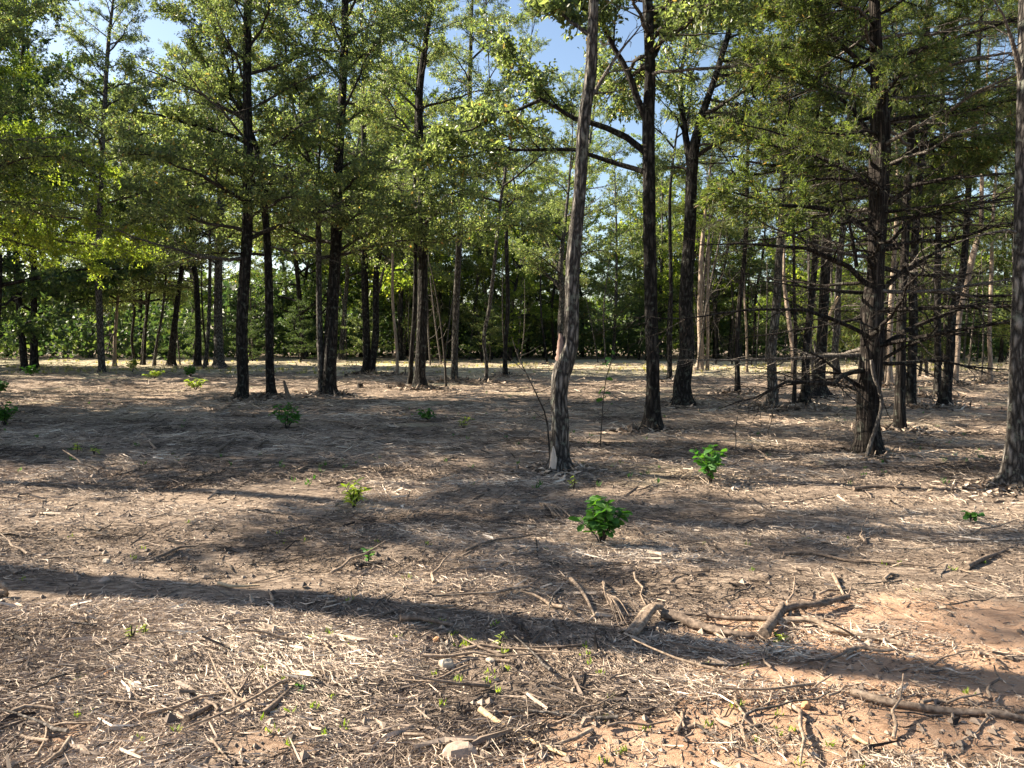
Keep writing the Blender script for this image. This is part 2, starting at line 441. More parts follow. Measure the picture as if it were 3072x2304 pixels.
TREES = 0
def tree(name, label, cat, px, Htop, zb, style, n_br, lmax=3.2, mat=None, D=None, seed=0, dead=0, group=None, branches=(), upper=8, lean=None, world=None, flare=.45, k=18, low_el=.05, dense_top=None, rough=.06, azs=None, deadz=0.0):
    """px: (px, py, width px) rows of the trunk as seen, bottom first; world: rows (x,y,z,r) instead"""
    global TREES; TREES += 1
    g = np.random.default_rng(1000 + seed * 17 + TREES)
    if world is None:
        b = G(px[0][0], px[0][1]); D = D or b[1]
        rows = []
        for (x, y, w) in px:
            p = P(x + (g.normal(0, 3.0) if (x, y, w) != px[0] and D > 15 else 0), y, D); rows.append([*p, w / 2 / FPX * D * .88])
        rows = np.array(rows)
        rows[0, 2] = Hs(rows[0, 0], rows[0, 1])
    else:
        rows = np.array(world, float); rows[0, 2] = Hs(rows[0, 0], rows[0, 1])
    base = rows[0, :3].copy()
    rows[:, 0] += 0; loc = rows.copy(); loc[:, :3] -= base
    # continue above the last traced point
    if loc[-1, 2] < Htop - .5:
        d = (loc[-1, :3] - loc[-2, :3]); d = d / max(d[2], .2); r0 = loc[-1, 3]; z0 = loc[-1, 2]
        m = max(2, int((Htop - z0) / 1.5)); cur = loc[-1, :3].copy(); ext = []
        for i in range(1, m + 1):
            d[:2] = d[:2] * .7 + g.normal(0, .05, 2); d[2] = 1
            cur = cur + d * (Htop - z0) / m
            ext.append([*cur, r0 * (1 - .92 * i / m)])
        loc = np.vstack([loc, ext])
    below = loc[0].copy(); below[2] -= .25; below[3] *= 1.15
    loc = np.vstack([below, loc])
    mat = mat or M_BARK
    root = bpy.data.objects.new(name, None); COL.objects.link(root); root.location = base; root.empty_display_size = .3
    tag(root, label, cat, group)
    link("trunk", trunk_mesh(loc, mat, seed + TREES, k, flare, rough).mesh("trunk", mat), root)
    zz = loc[:, 2]
    def at(z):
        return np.array([np.interp(z, zz, loc[:, j]) for j in range(4)])
    # sprays
    a = g.uniform(0, 6.28)
    vis = 1.6 + (base[1]) * .45
    ztop_v = min(Htop - .5, max(vis, zb + 1))
    zs = list(zb + (ztop_v - zb) * (np.arange(n_br) + g.uniform(0, .8, n_br)) / n_br)
    if Htop - .3 > ztop_v:
        zs += list(ztop_v + (Htop - .3 - ztop_v) * (np.arange(upper) + .5) / upper)
    for i, z in enumerate(zs):
        q = at(z); a += 2.4 + g.normal(0, .35)
        aa = a
        if azs is not None and g.random() < .75: aa = g.choice(azs) + g.normal(0, .35)
        f = (z - zb) / max(Htop - zb, .1)
        prof = (1 - .62 * max(f, 0)) * g.uniform(.7, 1.15)
        s = max(.35, lmax * prof / 3.0)
        el = (low_el + .75 * f + g.normal(0, .14)) if style != 'cedar' else (low_el + .3 * f + g.normal(0, .16))
        st = style
        dead = dead or .12
        if dead and (g.random() < dead * (1 - f) or z < deadz): st = 'dead'
        W, F = SPR[st][g.integers(len(SPR[st]))]
        if st == 'dead' and (cat == 'cedar tree' or style == 'cedar') and g.random() < .7: W = DARKDEAD[W.name]
        o = link("branch", W, root, spray_matrix(q[:3], aa, el, s, g.normal(0, .25)))
        if F is not None: tag(link("foliage", F, o), kind="stuff")
    for bi, br in enumerate(branches):
        pts, w0, w1, sty = br[:4]
        dd = br[4] if len(br) > 4 else 0.0                    # depth drift towards the tip
        n = len(pts); P3 = []
        for i, (x, y) in enumerate(pts):
            P3.append([*(P(x, y, base[1] + dd * i / (n - 1))), (w0 + (w1 - w0) * i / (n - 1)) / 2 / FPX * base[1]])
        P3 = np.array(P3); P3[:, :3] -= base
        q = resample(P3, .25)
        st = {'oak': 'oak', 'maple': 'oak', 'cedar': 'cedar', 'dead': 'dead'}[sty]
        org = q[0, :3].copy(); q2 = q[:, :3] - org
        W, F = grow_spray(900 + bi + TREES * 31, st, main=q2, rbase=q[0, 3], dense=1.5, u0=br[5] if len(br) > 5 else .16)
        wm = mat if (st != 'dead' or cat == 'cedar tree') else M_DEAD
        o = link("branch", W.mesh("branch", wm), root, Matrix.Translation(Vector(org)))
        if F is not None: tag(link("foliage", F.mesh("foliage", M_CEDAR if st == 'cedar' else M_MAPLE if sty == 'maple' else M_OAK, False), o), kind="stuff")
    return root, loc, base

# ================================================================== SETTING: ground
def clay(x, y):
    c = np.exp(-(((x - 1.75) / 1.15) ** 2 + ((y - 3.15) / .75) ** 2)) * 1.1 + .55 * np.exp(-(((x - 2.6) / 1.6) ** 2 + ((y - 4.3) / .5) ** 2))
    c = c + .45 * np.exp(-(((x + .0) / .9) ** 2 + ((y - 2.75) / .3) ** 2)) + .4 * np.exp(-(((x + 1.7) / .8) ** 2 + ((y - 3.0) / .4) ** 2))
    c = c + .45 * np.exp(-(((x - 11) / 4) ** 2 + ((y - 17) / 3) ** 2))
    n = fbm(x * 2.3 + 31, y * 3.1 + 7, 4)
    return np.clip((c * 1.5 + n - .95) * 2.6, 0, .9)
def dry_sunlit(x, y):  # dry pale patches; the far band paints sunlight onto the clearing's end
    near = np.clip((9 - y) / 4, 0, 1)
    far = np.clip((y - 28) / 9, 0, 1) * np.clip((60 - y) / 8, 0, 1)
    n = fbm(x * .5 + 71, y * .7 + 3, 4)
    return np.clip((n - .62 + .42 * far - .3 * near) * 3.0, 0, .85)
def bare(x, y):                                  # worn places with little mulch
    return np.clip((fbm(x * .55 + 50, y * 1.0 + 20, 3) - .56) * 5, 0, 1)
def build_ground():
    ys = list(np.linspace(-400, -6, 8)) + list(np.linspace(-5, 1.9, 10)); y = 2.0
    while y < 70: ys.append(y); y += max(.022, y * .009)
    while y < 900: ys.append(y); y *= 1.15
    ys = np.array(ys)
    u = np.linspace(-1, 1, 361); xs = .12 * u + .88 * u ** 5
    Wd = 30 + 2 * np.abs(ys)
    X = Wd[:, None] * xs[None, :]; Y = np.broadcast_to(ys[:, None], X.shape)
    Z = H(X, Y)
    V = np.stack([X, Y, Z], -1).reshape(-1, 3)
    a, b = X.shape; i = np.arange(a - 1)[:, None] * b; j = np.arange(b - 1)[None, :]
    F = np.stack([i + j, i + j + 1, i + b + j + 1, i + b + j], -1).reshape(-1, 4)
    mb = MB(); mb.add(V, F); me = mb.mesh("ground", M_GROUND, True, False)
    for nm, fn in (("clay", clay), ("dry_sunlit", dry_sunlit)):
        at = me.attributes.new(nm, 'FLOAT', 'POINT'); at.data.foreach_set("value", fn(X, Y).ravel().astype(np.float32))
    tag(link("ground", me), kind="structure", label="mulched forest floor with orange clay patches")
build_ground()

def chips(n, ymin, ymax, lmin, lmax, wmin, wmax, segs, lift, seed, up_r=0.0, fov=.95):
    g = np.random.default_rng(seed)
    v = g.random(int(n * 1.9)); y = 1 / (1 / ymax + v * (1 / ymin - 1 / ymax))
    x = g.uniform(-fov, fov, len(y)) * (y + 1.0)
    cl = clay(x, y); br = bare(x, y); pile = fbm(x * 1.3 + 11, y * 2.3 + 5, 3)
    keep = g.random(len(y)) > np.clip(cl * .95 + br * .6 + (.52 - pile) * 2.2, 0, .95)
    x, y, cl, pile = x[keep][:n], y[keep][:n], cl[keep][:n], pile[keep][:n]; n = len(x)
    sc = np.maximum(1, (y / 5.0)) ** .62
    L = g.lognormal(math.log((lmin * lmax) ** .5), .55, n).clip(lmin * .5, lmax) * sc
    Wc = g.lognormal(math.log((wmin * wmax) ** .5), .5, n).clip(wmin * .5, wmax) * sc
    flow = (fbm(x * .8 + 2, y * 1.3 + 40, 2) - .5) * 5.0
    th = flow + g.normal(0, .6, n); th = np.where(g.random(n) < .25, g.uniform(0, 6.28, n), th)
    tilt = g.normal(0, .16, n)
    d = np.stack([np.cos(th) * np.cos(tilt), np.sin(th) * np.cos(tilt), np.sin(tilt)], -1)
    s = np.stack([-np.sin(th), np.cos(th), g.normal(0, .35, n)], -1); s /= np.linalg.norm(s, axis=1)[:, None]
    up = np.cross(d, s); 
    z = H(x, y) + (np.clip(pile - .42, 0, .4) * lift * 2.2 * g.random(n) + .004) * sc
    c = np.stack([x, y, z], -1); bend = g.normal(0, .17, n)
    ts = np.linspace(-.5, .5, segs + 1); Vs = []
    for t in ts:
        wv = Wc * (1 - 1.65 * abs(t)) * .55
        p = c + d * (L * t)[:, None] + s * (bend * L * (t * t * 4 - .5))[:, None] + np.array([0, 0, 1.]) * (np.abs(g.normal(0, .02, n)) * L)[:, None] * (abs(t) * 2)
        Vs += [p + s * wv[:, None], p + up * (Wc * .42)[:, None], p - s * wv[:, None]]
    V = np.stack(Vs, 1); k = V.shape[1]; V = V.reshape(-1, 3)
    fl = []
    for q in range(segs):
        a = q * 3; b = a + 3
        fl += [[a, a + 1, b + 1, b], [a + 1, a + 2, b + 2, b + 1]]
    F = (np.arange(n)[:, None, None] * k + np.array(fl)[None]).reshape(-1, 4)
    r = np.clip(.30 + up_r + .32 * g.random(n) + .5 * (fbm(x * .9 + 8, y * 1.8, 3) - .5) + np.where(g.random(n) < .22, .3, 0) - np.where(g.random(n) < .20, .35, 0) + .35 * (pile - .5) - .30 * np.clip((fbm(x * .55 + 90, y * 1.3, 4) - .50) * 6, 0, 1), 0, 1)
    mb = MB(); mb.add(V, F, np.repeat(r, len(fl))); return mb
tag(link("wood_mulch", chips(125000, 2.3, 9.5, .018, .17, .0018, .010, 2, .055, 11).mesh("wood_mulch", M_CHIP, False)), "shredded straw coloured wood mulch strewn over the near ground", "mulch", kind="stuff")
tag(link("straw_litter", chips(60000, 2.3, 8.0, .03, .14, .0009, .003, 1, .06, 15, .2).mesh("straw_litter", M_CHIP, False)), "fine straw and needles matted over the near mulch", "straw", kind="stuff")
tag(link("wood_mulch", chips(90000, 8.0, 46.0, .03, .22, .003, .012, 1, .07, 12).mesh("wood_mulch", M_CHIP, False)), "shredded wood mulch in low windrows between the trees", "mulch", kind="stuff")
tag(link("bark_chunks", chips(1300, 2.3, 16.0, .06, .24, .012, .03, 2, .05, 13).mesh("bark_chunks", M_CHIP, False)), "coarse bark slabs and splinters scattered on the mulch", "wood debris", kind="stuff")

# grit and clods
def clods(n, seed):
    g = np.random.default_rng(seed); v = g.random(n); y = 1 / (1 / 14 + v * (1 / 2.3 - 1 / 14)); x = g.uniform(-.95, .95, n) * (y + 1)
    r = g.lognormal(math.log(.007), .5, n).clip(.003, .03) * np.maximum(1, y / 5) ** .5
    o = np.array([[1, 0, 0], [0, 1, 0], [-1, 0, 0], [0, -1, 0], [0, 0, .8], [0, 0, -.6]])
    V = o[None] * r[:, None, None] * g.uniform(.6, 1.4, (n, 6, 1)); V = V + np.stack([x, y, H(x, y) + r * .3], -1)[:, None, :]
    f = np.array([[0, 1, 4], [1, 2, 4], [2, 3, 4], [3, 0, 4]])
    F = (np.arange(n)[:, None, None] * 6 + f[None]).reshape(-1, 3)
    mb = MB(); mb.add(V.reshape(-1, 3), F, np.repeat(g.uniform(.08, .5, n), 4)); return mb
tag(link("soil_clods", clods(16000, 21).mesh("soil_clods", M_CHIP, False)), "small crumbs of soil and grit lying between the wood chips", "soil", kind="stuff")

# tiny seedlings and thin grass
def blades(n, ymin, ymax, hgt, wid, seed, mat, name, label, cat, mask, per=5):
    g = np.random.default_rng(seed); v = g.random(n * 3); y = 1 / (1 / ymax + v * (1 / ymin - 1 / ymax)); x = g.uniform(-.95, .95, len(y)) * (y + 1)
    kp = g.random(len(y)) < mask(x, y); x, y = x[kp][:n], y[kp][:n]; n = len(x)
    P0 = np.repeat(np.stack([x, y, H(x, y)], -1), per, 0) + g.normal(0, .012, (n * per, 3)) * [1, 1, 0]
    D = g.normal(0, .45, (n * per, 3)); D[:, 2] = 1
    mb = MB(); leaves(mb, P0, D, hgt, wid, g, .1); tag(link(name, mb.mesh(name, mat, False)), label, cat, kind="stuff")
blades(380, 2.4, 6.5, .032, .009, 31, M_SAPY, "weed_seedlings", "tiny yellow green seedlings sprouting through the front mulch", "seedlings",
       lambda x, y: np.clip((fbm(x * 1.1 + 6, y * 1.5 + 2, 3) - .42) * 2.5, .03, 1) * np.where(x < .4, 1, .5), 6)
blades(260, 8, 24, .07, .014, 32, M_SAP, "ground_weeds", "thin scattered weeds on the shaded mulch", "weeds",
       lambda x, y: np.clip((fbm(x * .5 + 16, y * .7 + 22, 3) - .52) * 3, .02, 1), 5)
blades(1500, 33, 50, .16, .035, 33, M_GRASS, "grass", "thin sunlit grass along the far side of the clearing", "grass",
       lambda x, y: np.clip((fbm(x * .3 + 3, y * .5, 3) - .45) * 4, 0.02, 1), 5)

# ================================================================== TREES traced in the clearing
gt = "trees standing in the cleared mulch"
T = tree
T("oak_tree", "grey barked crooked tree in the centre front with a pale scar at its foot", "tree",
  [(1680, 1425, 74), (1679, 1370, 60), (1680, 1262, 57), (1677, 1190, 53), (1681, 1135, 58), (1690, 1099, 60), (1702, 1063, 56), (1712, 1030, 48), (1715, 972, 45), (1716, 900, 44), (1719, 778, 46), (1728, 685, 42), (1741, 546, 39), (1749, 393, 38), (1757, 324, 38), (1771, 231, 37), (1777, 93, 34), (1781, 0, 30)],
  13, 6.2, 'oak', 6, 2.6, M_BARK2, seed=1, flare=.8, k=28, rough=.09,
  branches=[([(1752, 330), (1770, 290), (1788, 270), (1816, 222), (1848, 171), (1876, 134), (1904, 102), (1935, 60)], 17, 6, 'dead', .3),
            ([(1776, 110), (1718, 69), (1672, 32), (1644, -10)], 16, 8, 'oak', .5)])
def centre_parts():
    root = [o for o in bpy.data.objects if o.name.startswith("oak_tree") and o.parent is None][0]; b = np.array(root.location); D = b[1]
    def slab(nm, pts, mat, off, k, flat, lab, seed):
        q = np.array([[*P(x, y, D - off), w / 2 / FPX * D] for x, y, w in pts]); q = resample(q, .03); q[:, :3] -= b
        gg = np.random.default_rng(seed); rr = 1 + gg.normal(0, .10, (len(q), k)); V, F = tube(q[:, :3], q[:, 3], k, rr)
        yc = np.repeat(q[:, 1], k); V[:, 1] = yc + (V[:, 1] - yc) * flat
        mb = MB(); mb.add(V, F); mb.add(np.vstack([V[-k:], V[-k:].mean(0)]), [[j, (j + 1) % k, k] for j in range(k)]); tag(link(nm, mb.mesh(nm, mat), root), lab)
    slab("bark_scar", [(1652, 1445, 26), (1656, 1420, 24), (1660, 1390, 21), (1661, 1365, 17), (1660, 1345, 7), (1660, 1338, 2)], M_SCAR, .135, 10, .45, "pale barkless scar at the foot", 1)
    slab("dead_stub", [(1676, 1150, 34), (1677, 1110, 30), (1680, 1075, 25), (1682, 1040, 21), (1683, 1015, 15), (1680, 1000, 6)], M_STUB, .01, 12, .9, "pink-lit dead stub on the left side", 2)
centre_parts()
T("oak_tree", "straight dark oak just right of the crooked centre tree, long limbs reaching left", "tree",
  [(1957, 1297, 66), (1958, 1225, 53), (1959, 1153, 46), (1958, 1081, 45), (1954, 972, 45), (1951, 824, 44), (1949, 685, 43), (1947, 555, 42), (1945, 370, 42), (1950, 231, 37), (1947, 93, 35), (1943, 0, 34)],
  15, 5.8, 'oak', 12, 2.8, seed=2, flare=.5, k=24, azs=[0.3, 5.6, 1.2],
  branches=[([(1935, 516), (1900, 505), (1857, 493), (1765, 463), (1723, 449), (1580, 450), (1464, 449), (1408, 468), (1325, 481), (1255, 509)], 18, 7, 'oak', .9, .42),
            ([(1935, 456), (1880, 412), (1820, 384), (1765, 366), (1723, 356), (1663, 319), (1621, 296), (1598, 259), (1589, 217), (1556, 180), (1524, 157)], 22, 9, 'oak', .8, .4),
            ([(1621, 300), (1556, 329), (1487, 343), (1417, 389), (1360, 402), (1300, 440)], 12, 5, 'oak', .4, .15),
            ([(1940, 360), (1913, 301), (1894, 241), (1867, 185), (1839, 139), (1811, 79), (1788, 55), (1746, 28), (1718, 0), (1680, -60)], 24, 14, 'oak', -.3, .35),
            ([(1955, 175), (1970, 150), (1987, 106), (2001, 60), (2015, 0), (2040, -90)], 20, 12, 'oak', .3)])
T("oak_tree", "thick dark trunk close behind the straight dark oak, forking high up", "tree",
  [(2045, 1222, 72), (2047, 1190, 62), (2049, 1153, 56), (2055, 1045, 50), (2062, 900, 44), (2068, 700, 40), (2074, 520, 38), (2080, 440, 34), (2110, 330, 24), (2150, 200, 20)],
  16, 5.2, 'oak', 17, 3.0, seed=3, k=22, azs=[0, .8, 5.4],
  branches=[([(2074, 520), (2062, 440), (2050, 360), (2040, 250), (2058, 120), (2045, 0)], 24, 14, 'oak', .3)])
T("cedar_tree", "big shaggy cedar at the right with many bare spreading limbs", "cedar tree",
  [(2609, 1368, 88), (2604, 1320, 80), (2602, 1255, 73), (2606, 1136, 72), (2616, 1018, 72), (2614, 930, 70), (2624, 840, 54), (2628, 778, 52), (2634, 639, 57), (2636, 540, 60), (2640, 463, 62), (2638, 324, 54), (2629, 185, 40), (2624, 46, 33)],
  12.5, 1.0, 'cedar', 52, 2.7, M_CBARK, seed=4, dead=.8, deadz=4.2, upper=22, k=30, rough=.10, low_el=.02, flare=.5,
  branches=[([(2601, 560), (2557, 514), (2488, 486), (2441, 463), (2372, 454), (2303, 430), (2233, 403), (2141, 384)], 20, 6, 'cedar', 1.0),
            ([(2601, 690), (2534, 643), (2465, 625), (2400, 618), (2326, 616), (2270, 597), (2141, 560)], 18, 5, 'cedar', -.5),
            ([(2594, 850), (2548, 801), (2488, 773), (2418, 745), (2326, 738), (2233, 731), (2094, 736)], 17, 5, 'dead', -.9),
            ([(2590, 1000), (2550, 980), (2488, 954), (2418, 931), (2233, 931), (2048, 956), (1890, 950)], 13, 5, 'dead', -1.4),
            ([(2580, 1160), (2520, 1120), (2465, 1074), (2395, 1040)], 12, 5, 'dead', -.4),
            ([(2570, 800), (2550, 680), (2520, 560), (2515, 440), (2500, 330)], 13, 5, 'dead', -.6),
            ([(2650, 866), (2696, 824), (2766, 782), (2835, 741), (2928, 708), (3057, 690)], 17, 6, 'dead', -.5),
            ([(2645, 1040), (2719, 991), (2835, 944), (2928, 912), (3039, 903)], 18, 7, 'dead', .4),
            ([(2645, 1080), (2719, 1037), (2812, 1005), (2904, 998), (3020, 1014)], 12, 5, 'dead', -.9),
            ([(2665, 510), (2719, 463), (2789, 435), (2881, 407), (3057, 398)], 19, 6, 'cedar', .8),
            ([(2665, 610), (2742, 555), (2835, 537), (3057, 519)], 16, 5, 'dead', -.7),
            ([(2660, 740), (2740, 650), (2800, 600), (2850, 560), (2905, 470)], 12, 5, 'cedar', .5),
            ([(2650, 380), (2700, 250), (2780, 180), (2860, 80), (2920, -30)], 19, 8, 'cedar', .3),
            ([(2615, 420), (2560, 330), (2480, 260), (2380, 220), (2250, 190)], 17, 6, 'cedar', .7),
            ([(2618, 220), (2540, 150), (2440, 60), (2330, 10)], 15, 6, 'cedar', -.4)])
T("oak_tree", "grey trunk cut by the right edge of the picture, lit at its flared foot", "tree",
  [(3034, 1484, 84), (3040, 1450, 72), (3042, 1373, 62), (3048, 1255, 54), (3054, 1018, 50), (3060, 900, 49), (3068, 500, 46), (3072, 250, 42), (3076, 0, 40)],
  14, 5.3, 'oak', 5, 2.6, M_BARK2, seed=5, k=26, flare=.95, azs=[0, .7, -.7],
  branches=[([(3066, 250), (3050, 170), (3034, 116), (3011, 46), (2974, -10)], 20, 14, 'dead', -.3),
            ([(3060, 700), (3020, 690), (2960, 700), (2890, 720)], 10, 4, 'dead', -.2)])
# left group
T("oak_tree", "dark leaning oak, leftmost of the near trunks, with a long fork rising to the left", "tree",
  [(722, 1201, 44), (725, 1160, 38), (731, 972, 37), (739, 700, 34), (744, 600, 33), (743, 480, 31), (741, 280, 28), (743, 0, 24)],
  15, 3.5, 'oak', 25, 3.5, seed=6,
  branches=[([(741, 361), (700, 300), (685, 273), (660, 245), (639, 222), (606, 171), (600, 120)], 13, 6, 'oak', .5),
            ([(735, 425), (694, 407), (620, 385), (546, 366), (480, 345), (400, 335)], 15, 5, 'oak', -1.5)])
T("oak_tree", "slender dark trunk crossing behind the leaning oak as it rises", "tree",
  [(815, 1194, 31), (812, 1100, 28), (808, 972, 27), (800, 764, 25), (786, 597, 22), (776, 480, 20), (755, 390, 18), (735, 330, 16), (700, 270, 14)],
  12, 3.5, 'oak', 22, 3.0, seed=7)
T("oak_tree", "thickest dark trunk of the left group, standing against a thinner one", "tree",
  [(988, 1187, 56), (992, 1130, 50), (997, 972, 42), (1005, 694, 36), (1018, 500, 29), (1027, 208, 25), (1030, 0, 22)],
  16, 3.7, 'oak', 25, 3.5, seed=8)
T("oak_tree", "thin lit-edged trunk touching the thickest trunk of the left group, forked above", "tree",
  [(966, 1187, 26), (962, 1100, 22), (958, 972, 20), (953, 694, 17), (946, 590, 15), (930, 500, 11), (900, 400, 9)],
  12, 3.7, 'oak', 20, 3.0, M_BARK2, seed=9,
  branches=[([(948, 600), (956, 500), (962, 420), (975, 300)], 12, 6, 'oak', .4)])
T("oak_tree", "dark twin trunk in the middle distance, left of the slim pale sapling", "tree",
  [(1094, 1121, 28), (1097, 1060, 24), (1097, 833, 23), (1094, 600, 21), (1092, 420, 18)],
  16, 4.9, 'oak', 26, 3.8, seed=10)
T("oak_tree", "right stem of the dark twin trunk in the middle distance, branching upward", "tree",
  [(1112, 1121, 26), (1124, 1000, 22), (1128, 833, 20), (1136, 694, 17), (1150, 583, 13)],
  15, 4.9, 'oak', 16, 3.2, seed=11,
  branches=[([(1120, 930), (1140, 860), (1160, 760), (1176, 690), (1205, 650)], 10, 5, 'dead', .5)])
T("oak_tree", "slim trunk with a pale orange lit foot between the twin trunk and the paired trunks", "tree",
  [(1191, 1125, 13), (1189, 1060, 10), (1183, 900, 9), (1180, 778, 8), (1176, 680, 7)],
  10, 4.1, 'oak', 10, 2.6, M_PALE_LIT, seed=12)
T("oak_tree", "thick black trunk of the pair standing left of centre", "tree",
  [(1261, 1171, 44), (1264, 1130, 38), (1267, 972, 36), (1267, 694, 31), (1262, 486, 27), (1257, 278, 23)],
  16, 4.1, 'oak', 23, 3.4, seed=13)
T("oak_tree", "thin dark trunk at the left of the pair left of centre", "tree",
  [(1230, 1166, 19), (1234, 1060, 16), (1240, 903, 14), (1246, 694, 13), (1241, 555, 11)],
  13, 4.1, 'oak', 18, 3.0, seed=14)
T("oak_tree", "grey trunk leaning right as it rises, in the gap left of the crooked tree", "tree",
  [(1363, 1147, 26), (1366, 1100, 22), (1370, 972, 22), (1378, 764, 21), (1389, 555, 19), (1405, 375, 17), (1418, 200, 14)],
  16, 7.0, 'oak', 15, 3.2, M_BARK2, seed=15, upper=6)
T("oak_tree", "slim pale trunk curving right and meeting its darker neighbour high up", "tree",
  [(1455, 1150, 15), (1456, 1100, 13), (1459, 1009, 13), (1468, 917, 13), (1487, 731, 12), (1501, 593, 11), (1512, 500, 9), (1500, 420, 7)],
  13, 6.0, 'oak', 14, 2.6, M_BARK2, seed=16, upper=5)
T("oak_tree", "slim dark trunk beside the slim pale curving one, forked at the top", "tree",
  [(1516, 1132, 19), (1518, 1050, 15), (1518, 917, 14), (1521, 731, 13), (1516, 593, 12), (1520, 480, 10), (1545, 400, 8)],
  14, 6.0, 'oak', 14, 2.6, seed=17, upper=5,
  branches=[([(1518, 620), (1500, 560), (1475, 480), (1468, 420)], 8, 4, 'oak', .3)])
T("oak_tree", "wide spreading pale tree half hidden behind the crooked centre trunk", "tree",
  [(1687, 1112, 26), (1687, 1000, 24), (1686, 880, 20), (1684, 800, 16), (1700, 640, 10)],
  13, 4.0, 'oak', 20, 3.2, M_BARK2, seed=18, upper=5,
  branches=[([(1686, 875), (1660, 840), (1625, 815), (1580, 770), (1542, 731)], 13, 5, 'oak', .5),
            ([(1682, 820), (1650, 750), (1616, 685), (1590, 640), (1570, 606)], 12, 5, 'oak', .8)])
# right group
T("oak_tree", "narrow dark trunk standing alone right of the thick forking trunk, slightly bent", "tree",
  [(2213, 1186, 20), (2210, 1130, 17), (2208, 1040, 16), (2212, 963, 17), (2230, 824, 15), (2238, 685, 14), (2242, 546, 12)],
  12, 5.0, 'cedar', 14, 2.8, M_CBARK, seed=19, dead=.6)
T("oak_tree", "mottled straight trunk between the lone narrow trunk and the close trio", "tree",
  [(2314, 1231, 44), (2316, 1180, 36), (2318, 1055, 31), (2328, 917, 30), (2338, 778, 25), (2344, 639, 25), (2352, 400, 21), (2356, 200, 18)],
  14, 4.3, 'cedar', 18, 2.9, M_BARK2, seed=20, dead=.6)
T("oak_tree", "very thin dark stem just left of the dark trunk with two sunlit patches", "tree",
  [(2382, 1231, 14), (2388, 1100, 11), (2386, 1000, 11), (2380, 880, 10), (2378, 700, 9)],
  9, 4.0, 'cedar', 10, 2.2, M_CBARK, seed=21, dead=.6)
T("oak_tree", "dark trunk with a flared sunlit foot, second right of the mottled straight one", "tree",
  [(2412, 1228, 42), (2416, 1160, 30), (2420, 1055, 25), (2428, 940, 23), (2441, 778, 20), (2446, 639, 18), (2450, 400, 15)],
  13, 4.2, 'cedar', 16, 2.9, seed=22, dead=.6)
T("oak_tree", "pale bare leaning trunk glowing in the sun behind the close trio", "tree",
  [(2381, 1150, 20), (2377, 1055, 17), (2367, 986, 16), (2363, 917, 14), (2356, 847, 11), (2350, 760, 8)],
  10, 6.5, 'dead', 6, 2.4, M_PALE_LIT, seed=23, upper=3)
T("oak_tree", "broad dark trunk with buttressed foot left of the shaggy cedar", "tree",
  [(2452, 1195, 70), (2456, 1140, 42), (2464, 1055, 36), (2474, 900, 34), (2479, 731, 33), (2482, 400, 29), (2480, 200, 25)],
  16, 5.0, 'cedar', 18, 3.1, seed=24, dead=.5, flare=.9)
T("oak_tree", "greyish trunk immediately left of the shaggy cedar, lit on one side", "tree",
  [(2515, 1152, 26), (2512, 1060, 22), (2511, 963, 21), (2518, 824, 20), (2532, 639, 18), (2538, 450, 16)],
  14, 6.0, 'cedar', 14, 2.9, M_BARK2, seed=25, dead=.2)
T("cedar_tree", "dark trunk nearest behind the shaggy cedar on its right", "tree",
  [(2699, 1292, 40), (2699, 1230, 36), (2702, 1100, 31), (2704, 963, 29), (2713, 778, 27), (2719, 639, 25), (2733, 417, 22)],
  13, 2.4, 'cedar', 28, 2.8, M_CBARK, seed=26, dead=.7, deadz=4)
T("cedar_tree", "dark straight trunk second to the right behind the shaggy cedar", "tree",
  [(2731, 1228, 36), (2734, 1100, 30), (2738, 963, 28), (2742, 824, 26), (2755, 600, 23), (2779, 278, 19)],
  14, 4.4, 'cedar', 18, 2.9, seed=27, dead=.6)
T("oak_tree", "straight dark trunk crossed low down by the blackened leaning one", "tree",
  [(2812, 1192, 26), (2812, 1080, 22), (2812, 963, 21), (2817, 778, 20), (2821, 593, 18), (2820, 420, 16)],
  14, 4.6, 'cedar', 18, 2.9, seed=28, dead=.5)
T("oak_tree", "blackened trunk leaning right with a torn sunlit foot", "tree",
  [(2832, 1223, 42), (2838, 1150, 34), (2847, 1055, 28), (2863, 940, 25), (2885, 824, 23), (2896, 700, 20), (2904, 546, 18)],
  13, 4.6, 'cedar', 16, 2.9, seed=29, dead=.6)
T("oak_tree", "leaning trunk near the right edge whose upper half glows orange in the sun", "tree",
  [(2862, 1160, 24), (2868, 1060, 22), (2880, 950, 20), (2890, 890, 20), (2904, 820, 19), (2918, 755, 19), (2937, 685, 16), (2948, 600, 13)],
  12, 6.5, 'cedar', 9, 2.6, M_PALE_LIT, seed=30, upper=5)
T("cedar_tree", "thin sunlit trunk at the far right in front of reddish dead brush", "tree",
  [(2969, 1150, 16), (2969, 1080, 14), (2970, 1000, 13), (2972, 850, 12), (2974, 650, 10)],
  12, 5.0, 'cedar', 16, 2.9, M_PALE_LIT, seed=31)
